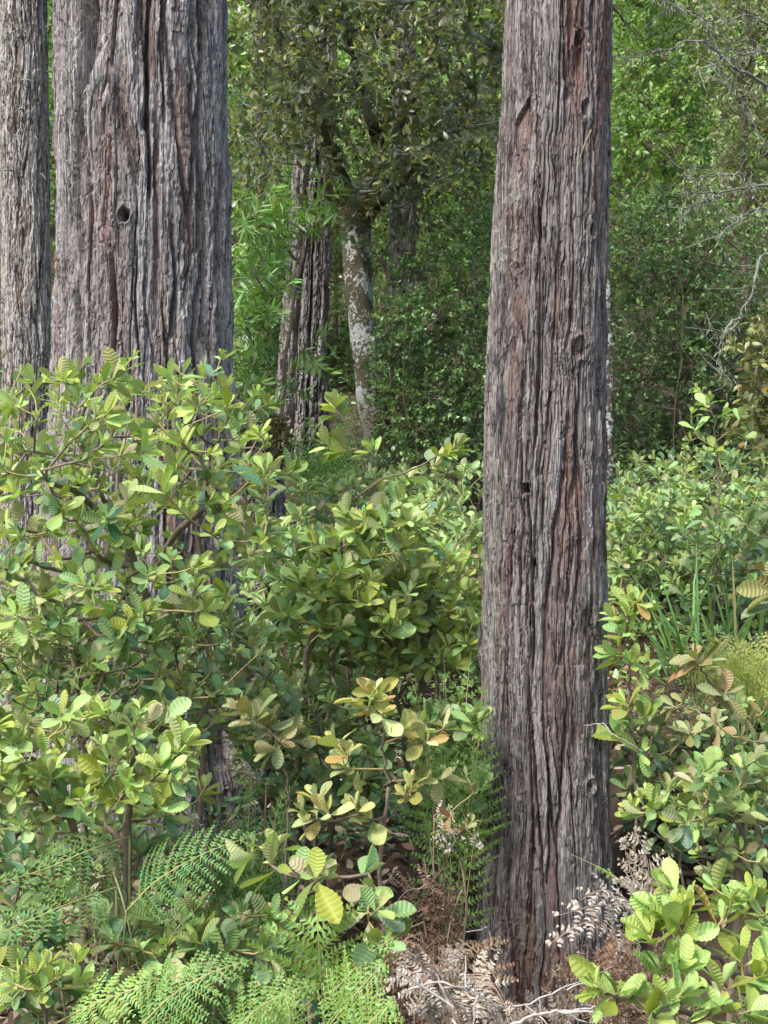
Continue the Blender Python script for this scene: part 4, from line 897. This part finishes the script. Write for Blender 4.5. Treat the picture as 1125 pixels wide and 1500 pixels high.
# ---- row of lower shrubs
tanoak('leafy tanoak shrub with many pale green rosettes low on the edge, beside the fern fronds', B(120, 3.0), [S((190, 1230, 3.0), (190, 1130, 2.95), (200, 1060, 2.9)), S((110, 1220, 2.9), (80, 1140, 2.85), (30, 1090, 2.8))],
       np.concatenate([S((205, 1035, 2.9), (190, 1060, 2.85), (100, 1065, 2.8), (120, 1050, 2.9), (145, 1085, 2.8), (200, 1080, 2.8), (245, 1105, 2.85), (265, 1090, 2.9), (20, 1085, 2.75), (30, 1110, 2.7), (20, 1160, 2.7), (75, 1130, 2.75), (110, 1170, 2.75), (150, 1140, 2.8), (225, 1140, 2.8), (235, 1125, 2.75), (300, 1155, 3.0), (30, 1210, 2.7), (5, 1130, 2.7), (60, 1090, 2.8)), fill([(-40, 1060), (120, 1040), (250, 1050), (290, 1120), (250, 1200), (60, 1220), (-40, 1220)], 2.7, 3.3, 130, rng)]), 505, (.052, .08), .70, TAN, T_HERO, along=4, bad=.03)
tanoak('yellowish young tanoak with orange blotched leaves between the lower shrubs and the slim trunk', B(562, 2.95), [S((560, 1250, 2.95), (566, 1140, 2.95), (560, 1070, 2.93), (545, 1015, 2.92))],
       np.array(S((545, 1018, 2.9), (530, 1030, 2.9), (560, 1045, 2.88), (490, 1085, 2.9), (510, 1100, 2.85), (505, 1125, 2.9), (590, 1070, 2.9), (610, 1075, 2.95), (655, 1065, 3.0), (625, 1085, 2.9), (600, 1150, 2.85), (620, 1140, 2.9), (590, 1165, 2.85), (460, 1165, 2.8), (440, 1185, 2.8), (480, 1185, 2.8), (520, 1180, 2.85), (455, 1200, 2.85), (540, 1200, 2.9), (650, 1140, 2.95))), 506, (.055, .085), .82, TAN_SPOT, T_HERO, along=4, bad=.22, name='tanoak_sapling', cat='sapling')
tanoak('tiny light green sprout in the bottom corner beside the yellow green frond', B(60, 2.6), [S((60, 1500, 2.5), (65, 1440, 2.45))], np.array(S((30, 1400, 2.45), (45, 1425, 2.42), (20, 1440, 2.4), (70, 1410, 2.45), (90, 1425, 2.42), (110, 1400, 2.5), (60, 1450, 2.4), (120, 1440, 2.45), (10, 1470, 2.4), (-10, 1410, 2.5))), 517, (.045, .065), .6, TAN_FRESH, T_HERO, along=3, bad=.03, name='tanoak_sprout', cat='sapling')
tanoak('drooping bronze tinged tanoak shoots just above the yellowish young tanoak', B(420, 3.3), [S((420, 1250, 3.3), (420, 1150, 3.3), (400, 1070, 3.2))], np.array(S((370, 1050, 3.1), (390, 1060, 3.15), (410, 1085, 3.1), (430, 1075, 3.2), (395, 1100, 3.1), (350, 1040, 3.1), (440, 1100, 3.2))), 507, (.065, .09), .62, TAN_RUST, T_HERO, along=4, bad=.1, name='tanoak_sapling', cat='sapling')
tanoak('low tanoak sprouts with broad pale leaves above the upright fern', B(470, 2.5), [S((440, 1360, 2.5), (450, 1310, 2.45), (470, 1285, 2.4))],
       np.array(S((430, 1278, 2.4), (475, 1265, 2.4), (460, 1285, 2.35), (545, 1300, 2.35), (540, 1280, 2.4), (555, 1330, 2.3), (565, 1375, 2.3), (540, 1350, 2.35), (360, 1255, 2.5), (380, 1240, 2.5), (410, 1235, 2.5), (395, 1265, 2.45))), 508, (.06, .088), .6, TAN, T_HERO, along=3, bad=.08, ros=(3, 6), rosup=(5, 45), name='tanoak_sprout', cat='sapling', wid=(.5, .6))
tanoak('dull green tanoak sprouts in the shade among the ferns', B(270, 2.9), [S((300, 1440, 2.9), (280, 1380, 2.8), (240, 1350, 2.8)), S((320, 1420, 2.8), (340, 1380, 2.75))],
       np.concatenate([S((205, 1335, 2.8), (225, 1345, 2.75), (280, 1330, 2.8), (245, 1385, 2.7), (265, 1400, 2.7), (235, 1405, 2.7), (310, 1395, 2.65), (320, 1405, 2.7), (395, 1340, 2.7), (410, 1355, 2.7), (390, 1390, 2.65), (170, 1360, 2.8)), fill([(120, 1330), (420, 1330), (420, 1440), (150, 1440)], 2.6, 3.1, 60, rng)]), 509, (.05, .075), .36, TAN, T_HERO, along=4, bad=.05, name='tanoak_sprout', cat='sapling')
tanoak('bright lime green tanoak shoots at the corner beside the foot of the slim trunk', B(1120, 2.4), [S((1130, 1480, 2.4), (1080, 1430, 2.35), (1030, 1390, 2.3), (985, 1350, 2.25)), S((1130, 1500, 2.3), (1020, 1478, 2.25), (930, 1470, 2.2), (885, 1450, 2.2)), S((1080, 1430, 2.35), (1085, 1370, 2.35), (1100, 1320, 2.35))],
       np.array(S((975, 1335, 2.25), (990, 1345, 2.2), (955, 1350, 2.25), (950, 1370, 2.2), (1000, 1370, 2.2), (985, 1300, 2.3), (1010, 1320, 2.3), (1070, 1320, 2.3), (1100, 1310, 2.3), (1060, 1345, 2.3), (1045, 1300, 2.35), (1120, 1340, 2.3), (985, 1410, 2.2), (1000, 1420, 2.15), (970, 1420, 2.2), (885, 1450, 2.2), (870, 1445, 2.2), (905, 1455, 2.15), (930, 1460, 2.15), (980, 1465, 2.1), (1000, 1455, 2.1), (960, 1490, 2.1), (1050, 1480, 2.1), (1085, 1400, 2.25), (1110, 1430, 2.2), (1020, 1500, 2.1), (1100, 1480, 2.1), (1130, 1400, 2.2), (1060, 1440, 2.15))), 510, (.06, .09), .72, TAN_FRESH, T_HERO, sc=(.8, 1.1), along=4, bad=.03, name='tanoak_sprout', cat='sapling')
tanoak('green tanoak sprig with rounded leaves touching the slim trunk above the white dead fern', B(1000, 3.3), [S((1000, 1280, 3.3), (985, 1210, 3.25), (965, 1180, 3.2))], np.array(S((925, 1175, 3.2), (935, 1190, 3.2), (950, 1165, 3.2), (960, 1185, 3.15), (975, 1200, 3.2), (980, 1155, 3.25), (1000, 1180, 3.2), (915, 1190, 3.2))), 511, (.05, .075), .66, TAN, T_HERO, along=3, bad=.05, name='tanoak_sprout', cat='sapling')
tanoak('dark leaved tanoak shrub with a few light rosettes, above the lime green shoots', B(1085, 3.2), [S((1085, 1290, 3.2), (1085, 1200, 3.2), (1075, 1130, 3.2)), S((1110, 1270, 3.1), (1130, 1190, 3.1))],
       np.concatenate([S((1045, 1165, 3.1), (1060, 1170, 3.05), (1030, 1180, 3.1), (1085, 1125, 3.1), (1090, 1150, 3.1), (1050, 1225, 3.0), (1060, 1240, 3.0), (1110, 1150, 3.1), (1100, 1200, 3.0), (1020, 1150, 3.2)), fill([(1000, 1120), (1150, 1100), (1160, 1260), (1040, 1290), (1000, 1220)], 2.9, 3.5, 80, rng)]), 512, (.05, .08), .42, TAN, T_HERO, along=4, bad=.08)
tanoak('rusty leaved tanoak with reddish young leaves and a single lone stem beyond the slim trunk', B(1090, 3.4), [S((1090, 1200, 3.4), (1070, 1090, 3.4), (1050, 1020, 3.35), (1020, 965, 3.3))],
       np.array(S((1018, 962, 3.3), (1030, 970, 3.3), (1050, 1010, 3.3), (1065, 1015, 3.25), (1000, 1030, 3.3), (1020, 1040, 3.3), (985, 1035, 3.3), (1080, 1035, 3.3), (1050, 1055, 3.2), (1060, 1070, 3.2), (1010, 1070, 3.2), (995, 1080, 3.25), (1100, 1050, 3.3), (1120, 1040, 3.3), (1085, 1080, 3.2), (1115, 1085, 3.2))), 513, (.06, .085), .55, TAN_RUST, T_HERO, along=4, bad=.13, name='tanoak_sapling', cat='sapling', ros=(4, 7), rosup=(0, 45))
tanoak('upright tanoak sapling with large fresh leaves close against the slim trunk', B(930, 3.9), [S((930, 1130, 3.9), (922, 1020, 3.9), (920, 950, 3.85), (922, 900, 3.8))],
       np.array(S((922, 885, 3.8), (935, 880, 3.75), (950, 890, 3.8), (900, 905, 3.85), (915, 925, 3.8), (945, 925, 3.8), (925, 970, 3.8), (900, 960, 3.85), (950, 985, 3.8), (915, 1030, 3.8), (945, 1050, 3.8), (905, 1080, 3.85), (940, 1100, 3.8))), 514, (.075, .11), .62, TAN_FRESH, T_HERO, along=4, bad=.02, name='tanoak_sapling', cat='sapling', wid=(.36, .46))
tanoak('short sprig with orange tipped leaves touching the slim trunk beside the brown dead ferns', B(680, 3.3), [S((680, 1300, 3.3), (665, 1230, 3.3), (680, 1215, 3.3))], np.array(S((690, 1205, 3.3), (672, 1212, 3.3), (650, 1215, 3.3), (660, 1190, 3.35), (695, 1160, 3.5), (685, 1140, 3.5))), 515, (.045, .065), .5, TAN_RUST, T_HERO, along=2, bad=.3, name='tanoak_sprout', cat='sapling', ros=(2, 5))
# a near shoot that reaches in from outside the picture
tanoak('pale rusty edged leaves reaching in from the edge, close to the camera', B(1300, 1.25), [S((1290, 1050, 1.25), (1230, 930, 1.2), (1160, 870, 1.15))], np.array(S((1128, 838, 1.15), (1135, 860, 1.12))), 516, (.04, .055), .8, TAN_RUST, T_HERO, along=1, bad=.0, name='tanoak_sprout', cat='sapling', ros=(3, 5), rosup=(0, 30))

# ---- near ferns
def leaf_up(*v): return unit(np.array(v, float))
Yf = 2.75
fern('large feathery fern frond arching low beside the leafy shrub', B(170, 2.9), [dict(path=S((185, 1335, 2.75), (230, 1290, 2.7), (300, 1250, 2.68), (388, 1218, 2.7)), width=.15, n=15, young=.18, nrm=leaf_up(-.2, -.75, .6), pin=(.0155, .0047), gap=.0075, droop=.35)], 601)
fern('fern with two fronds drooping toward the edge under the leafy shrub', B(150, 3.0), [dict(path=S((190, 1225, 2.85), (120, 1250, 2.7), (60, 1275, 2.65), (-30, 1300, 2.6)), width=.12, n=15, young=.28, nrm=leaf_up(.2, -.7, .65), droop=.5), dict(path=S((170, 1300, 2.75), (110, 1320, 2.65), (50, 1345, 2.6), (-40, 1385, 2.55)), width=.12, n=15, young=.36, nrm=leaf_up(.2, -.7, .65), droop=.5), dict(path=S((150, 1210, 2.85), (160, 1260, 2.85), (180, 1320, 2.8), (205, 1430, 2.75)), width=.004, n=1, stalk=False, rr=.0035)], 602)
fern('yellow green fern frond lying across the lower edge', B(60, 2.55), [dict(path=S((80, 1500, 2.45), (140, 1470, 2.4), (220, 1440, 2.4), (300, 1410, 2.42)), width=.11, n=16, young=1.0, nrm=leaf_up(-.1, -.6, .75), pin=(.0165, .005), gap=.0075)], 603)
fern('broad green fern frond at the bottom below the yellow green frond', B(180, 2.5), [dict(path=S((190, 1520, 2.35), (250, 1460, 2.33), (310, 1425, 2.33), (370, 1405, 2.36)), width=.13, n=16, young=.38, nrm=leaf_up(-.1, -.65, .7), pin=(.0155, .0047), gap=.0075), dict(path=S((330, 1530, 2.3), (375, 1480, 2.3), (420, 1455, 2.3), (470, 1440, 2.32)), width=.11, n=15, young=.45, nrm=leaf_up(-.1, -.65, .7), pin=(.0155, .0047), gap=.0075)], 604)
fern('upright bright fern standing before the pale tanoak sprouts', B(475, 2.5), [dict(path=S((474, 1480, 2.38), (470, 1420, 2.34), (466, 1370, 2.32), (462, 1315, 2.36)), width=.20, n=12, young=.95, nrm=leaf_up(0, -.85, .5), pin=(.021, .0068), gap=.0095, droop=.15, start=.1, taper=.75), dict(path=S((440, 1510, 2.3), (400, 1490, 2.3), (380, 1470, 2.32)), width=.07, n=10, young=.6, nrm=leaf_up(0, -.8, .6)), dict(path=S((474, 1470, 2.36), (510, 1430, 2.3), (545, 1395, 2.28), (590, 1365, 2.3)), width=.075, n=14, young=.68, nrm=leaf_up(0, -.8, .6), stalk=False)], 605)
fern('pair of bright fern fronds at the bottom, next to the brown dead ferns', B(500, 2.3), [dict(path=S((470, 1520, 2.2), (500, 1480, 2.18), (535, 1440, 2.18), (568, 1405, 2.2)), width=.10, n=14, young=.6, nrm=leaf_up(-.1, -.8, .55), pin=(.0155, .0045)), dict(path=S((510, 1540, 2.15), (550, 1490, 2.13), (580, 1465, 2.14)), width=.10, n=14, young=.7, nrm=leaf_up(0, -.8, .6), pin=(.0155, .0045)), dict(path=S((420, 1540, 2.15), (425, 1490, 2.13), (415, 1450, 2.15)), width=.09, n=14, young=.6, nrm=leaf_up(0, -.85, .5), pin=(.013, .004))], 606)
fern('dark fern in the shade at the bottom between the green fronds', B(330, 2.9), fan(B(330, 2.9), 2.8, ((430, 1400, -.1), (350, 1420, -.2), (250, 1460, -.2), (400, 1450, -.2), (300, 1320, 0)), .11, 16, young=.08, droop=.4), 607)
fern('thin green fern frond poking over the foot of the slim trunk', B(1000, 3.4), [dict(path=S((960, 1310, 3.35), (920, 1295, 3.3), (880, 1272, 3.3), (838, 1252, 3.3)), width=.035, n=16, young=.45, nrm=leaf_up(0, -.5, .8), pin=(.012, .006), curl=.4)], 608)
fern('shaded fern among the roots of the tall spreading shrub', B(350, 3.4), fan(B(350, 3.4), 3.3, ((420, 1150, 0), (330, 1200, -.1), (400, 1210, -.2), (440, 1130, 0), (370, 1130, 0), (60, 1260, -.3)), .12, 16, young=.12, droop=.4), 609)
fern('small fern at the corner under the lime green shoots', B(1080, 2.5), fan(B(1080, 2.5), 2.45, ((1000, 1440, 0), (930, 1430, .1), (1130, 1350, .2), (1100, 1420, 0)), .09, 14, young=.25, droop=.4), 610)

# ---- dead ferns
G_DEAD = None
rng = rng_(700); fr = []
for k in range(22):
    px, py = rng.uniform(585, 680), rng.uniform(1290, 1430); Y = rng.uniform(3.0, 3.6); a = P(px, py, Y); d = np.array([rng.normal(-.06, .08), rng.normal(-.03, .1), -rng.uniform(.05, .3)])
    fr.append(dict(path=[a, a + d * .5 + UP * .05, a + d], width=.11, n=13, young=rng.uniform(0, .5), nrm=unit(np.array([rng.normal(0, .4), -.8, .5])), pin=(.017, .0058), gap=.0085, curl=rng.uniform(.08, .3), droop=.4, bad=.03, stalk=(k % 4 == 0)))
fern('mound of brown withered bracken leaning against the slim trunk', B(650, 3.5), fr, 701, DEADF, DSTALK, name='dead_fern', cat='dead fern')
fr = []
for (a, b, c, w) in (((985, 1360, 3.2), (900, 1325, 3.1), (812, 1342, 3.05), .10), ((985, 1365, 3.2), (930, 1290, 3.2), (912, 1228, 3.2), .08), ((955, 1385, 3.15), (870, 1350, 3.0), (800, 1385, 2.95), .08), ((970, 1350, 3.15), (890, 1305, 3.05), (840, 1325, 3.0), .09), ((945, 1330, 3.2), (950, 1270, 3.2), (930, 1215, 3.2), .09), ((960, 1330, 3.15), (970, 1300, 3.1), (975, 1275, 3.1), .07)):
    fr.append(dict(path=S(a, b, c), width=w * 1.1, n=12, taper=.55, young=.62, nrm=unit(np.array([0, -.75, .6])), pin=(.018, .0062), gap=.0105, curl=.15, droop=.35, bad=.15, stalk=False))
fr[0]['stalk'] = True
fern('whitish withered bracken fronds spread over the foot of the slim trunk', B(985, 3.25), fr, 702, PALEF, DSTALK, name='dead_fern', cat='dead fern')
fr = []
for k in range(16):
    px, py = rng.uniform(860, 970), rng.uniform(1360, 1450); Y = rng.uniform(3.1, 3.5); a = P(px, py, Y); d = np.array([rng.normal(.03, .07), rng.normal(-.03, .08), -rng.uniform(.0, .22)])
    fr.append(dict(path=[a, a + d * .5 + UP * .04, a + d], width=.09, n=12, young=rng.uniform(.2, .8), nrm=unit(np.array([rng.normal(0, .4), -.8, .5])), pin=(.017, .0058), gap=.0085, curl=rng.uniform(.08, .3), droop=.4, bad=.12, stalk=(k % 4 == 0)))
fern('tangle of tan curled bracken in front of the foot of the slim trunk', B(900, 3.35), fr, 703, DEADF, DSTALK, name='dead_fern', cat='dead fern')
fr = []
for k in range(26):
    px, py = (rng.uniform(590, 690), rng.uniform(1425, 1500)) if k % 3 else (rng.uniform(690, 880), rng.uniform(1470, 1520)); Y = rng.uniform(2.9, 3.2) if px < 690 else rng.uniform(3.2, 3.6); a = P(px, py, Y); d = np.array([rng.normal(0, .11), rng.normal(-.05, .1), -rng.uniform(-.05, .12)])
    fr.append(dict(path=[a, a + d * .5 + UP * .04, a + d], width=.09, n=12, young=rng.uniform(.2, .8), nrm=unit(np.array([rng.normal(0, .4), -.8, .5])), pin=(.017, .0058), gap=.0085, curl=rng.uniform(.08, .3), droop=.4, bad=.1, stalk=(k % 4 == 0)))
fern('pale grey withered bracken heaped along the bottom below the slim trunk', B(720, 3.1), fr, 704, PALEF, DSTALK, name='dead_fern', cat='dead fern')
fern('single brown curled dead frond hanging among the green ferns', B(125, 2.95), [dict(path=S((140, 1430, 2.75), (142, 1380, 2.75), (125, 1335, 2.72), (115, 1345, 2.7)), width=.075, n=14, young=.55, nrm=leaf_up(-.2, -.8, .5), curl=.7, pin=(.014, .0042)), dict(path=S((140, 1440, 2.75), (120, 1410, 2.7), (90, 1400, 2.68), (50, 1420, 2.65)), width=.075, n=14, young=.3, nrm=leaf_up(-.2, -.8, .5), curl=.6, pin=(.014, .0042)), dict(path=S((90, 1450, 2.7), (60, 1430, 2.65), (20, 1440, 2.6)), width=.07, n=12, young=.15, nrm=leaf_up(0, -.8, .5), curl=.6)], 705, DEADF, DSTALK, name='dead_fern', cat='dead fern')
fern('silvery dead frond caught in the shade of the tall spreading shrub', B(350, 3.5), [dict(path=S((390, 1150, 3.35), (350, 1130, 3.3), (310, 1125, 3.3)), width=.09, n=14, young=.5, nrm=leaf_up(0, -.8, .5), curl=.5, pin=(.013, .004)), dict(path=S((300, 1215, 3.3), (270, 1200, 3.25), (240, 1205, 3.25)), width=.07, n=12, young=.2, nrm=leaf_up(0, -.8, .5), curl=.6)], 706, PALEF, DSTALK, name='dead_fern', cat='dead fern')
fr = []
for k in range(14):
    px, py = rng.uniform(930, 1040), rng.uniform(960, 1140); Y = rng.uniform(4.2, 5.); a = P(px, py, Y); a[2] = max(a[2] - .1, float(ground(a[0], a[1])) + .08); d = np.array([rng.normal(0, .16), rng.normal(-.05, .12), -rng.uniform(0, .12)])
    fr.append(dict(path=[a, a + d * .5 + UP * .05, a + d], width=.11, n=12, young=rng.uniform(.3, 1), nrm=unit(np.array([rng.normal(0, .4), -.6, .8])), pin=(.015, .006), gap=.011, curl=rng.uniform(.08, .3), droop=.4, bad=.3, stalk=(k % 4 == 0)))
fern('pinkish tan withered bracken lying behind the rusty leaved tanoak', B(985, 4.6), fr, 707, DEADF, DSTALK, name='dead_fern', cat='dead fern')
fr = []
for k in range(3):
    px, py = rng.uniform(610, 660), rng.uniform(1180, 1220); a = P(px, py, 3.5); d = np.array([rng.normal(0, .1), -.05, -rng.uniform(.02, .12)])
    fr.append(dict(path=[a, a + d * .5 + UP * .03, a + d], width=.07, n=11, young=.7, nrm=leaf_up(0, -.8, .5), pin=(.013, .004), gap=.010, curl=.4, stalk=(k == 0)))
fern('small pinkish dead frond beside the yellowish young tanoak', B(640, 3.6), fr, 708, PALEF, DSTALK, name='dead_fern', cat='dead fern')

# ---- dead sticks on the ground
def stick(label, pts, r0, r1, seed, forks=0, mat=None, name='dead_stick'):
    rg = rng_(seed); mb = MB(); c = curve(S(*pts), 26); c[1:] += np.cumsum(rg.normal(0, .0022, (25, 3)), 0); tube(mb, c, np.linspace(r0, r1, 26) * .62, 6, rough=.12, rng=rg)
    for k in range(forks):
        i = rg.integers(6, 22); d = unit(c[i + 2] - c[i] + rg.normal(0, .5, 3) * np.linalg.norm(c[i + 2] - c[i]) * 1.6 ); ln = rg.uniform(.06, .16)
        tube(mb, c[i] + d * np.linspace(0, ln, 6)[:, None] + np.cumsum(rg.normal(0, .003, (6, 3)), 0), np.linspace(r1 * 1.2, r1 * .5, 6), 5)
    return tag(mb.build(name, mat or PALEW, None, c[0]), label, 'stick')
stick('forked whitish dead twig slanting over the brown dead ferns', ((690, 1500, 2.9), (660, 1460, 2.85), (625, 1425, 2.8), (585, 1416, 2.8)), .006, .0025, 801, 3)
stick('pale dead twig lying across the bottom toward the foot of the slim trunk', ((600, 1450, 2.85), (640, 1435, 2.8), (680, 1450, 2.8), (735, 1480, 2.85)), .005, .0025, 802, 3)
stick('short pale stick crossing below the forked whitish twig', ((660, 1510, 2.8), (672, 1480, 2.75), (650, 1430, 2.75)), .006, .003, 803, 2)
stick('curved white twig leaning on the base of the slim trunk', ((735, 1395, 3.6), (712, 1388, 3.6), (706, 1366, 3.62), (690, 1360, 3.6)), .0045, .002, 804, 1)
stick('long thin grey twig along the bottom in front of the slim trunk', ((700, 1470, 3.0), (760, 1468, 2.9), (830, 1440, 2.9), (900, 1410, 3.0)), .0045, .002, 805, 4)
stick('grey stick among the pale withered bracken at the bottom', ((740, 1505, 2.8), (800, 1482, 2.75), (870, 1478, 2.75)), .006, .003, 806, 3)
stick('bare pale twig curling beside the trunk above the white dead fern', ((940, 1100, 3.6), (905, 1080, 3.6), (880, 1068, 3.65), (855, 1066, 3.7)), .003, .0015, 807, 0)

# ------------------------------------------------------------------ light, sky, camera
SUN_EL, SUN_AZ = 54, 222                 # the sun stands high behind the camera's left shoulder
d = SUNV
el = math.asin(d[2]); az = math.atan2(d[0], d[1])
w = bpy.data.worlds.new('World'); bpy.context.scene.world = w; w.use_nodes = True; nt_ = w.node_tree
sky = nt_.nodes.new('ShaderNodeTexSky'); sky.sky_type = 'NISHITA'; sky.sun_disc = False; sky.sun_elevation = el; sky.sun_rotation = az; sky.air_density = 1.0; sky.dust_density = 3.0; sky.ozone_density = 1.0
bg = nt_.nodes['Background']; bg.inputs['Strength'].default_value = .14; nt_.links.new(sky.outputs[0], bg.inputs['Color'])
sl = bpy.data.lights.new('sun', 'SUN'); sl.energy = 2.1; sl.angle = math.radians(13); sl.color = (1., .985, .955)
so = bpy.data.objects.new('sun', sl); C.objects.link(so)
from mathutils import Vector
so.rotation_euler = Vector(tuple(-d)).to_track_quat('-Z', 'Y').to_euler()
cam = bpy.data.cameras.new('camera'); cam.sensor_fit = 'VERTICAL'; cam.sensor_height = 24; cam.lens = 24 / .828; cam.clip_end = 500
co = bpy.data.objects.new('camera', cam); C.objects.link(co); co.location = (0, 0, 1.6); co.rotation_euler = (math.radians(90), 0, 0)
sc = bpy.context.scene; sc.camera = co
sc.view_settings.view_transform = 'Standard'; sc.view_settings.look = 'None'; sc.view_settings.exposure = 1.33; sc.view_settings.gamma = 1
cy = sc.cycles; cy.max_bounces = 6; cy.diffuse_bounces = 3; cy.glossy_bounces = 2; cy.transmission_bounces = 4; cy.transparent_max_bounces = 4; cy.use_adaptive_sampling = True; cy.adaptive_threshold = .02
cy.sample_clamp_indirect = 4; cy.caustics_reflective = False; cy.caustics_refractive = False
try: cy.use_denoising = True; cy.denoiser = 'OPENIMAGEDENOISE'; cy.denoising_prefilter = 'ACCURATE'
except Exception: pass
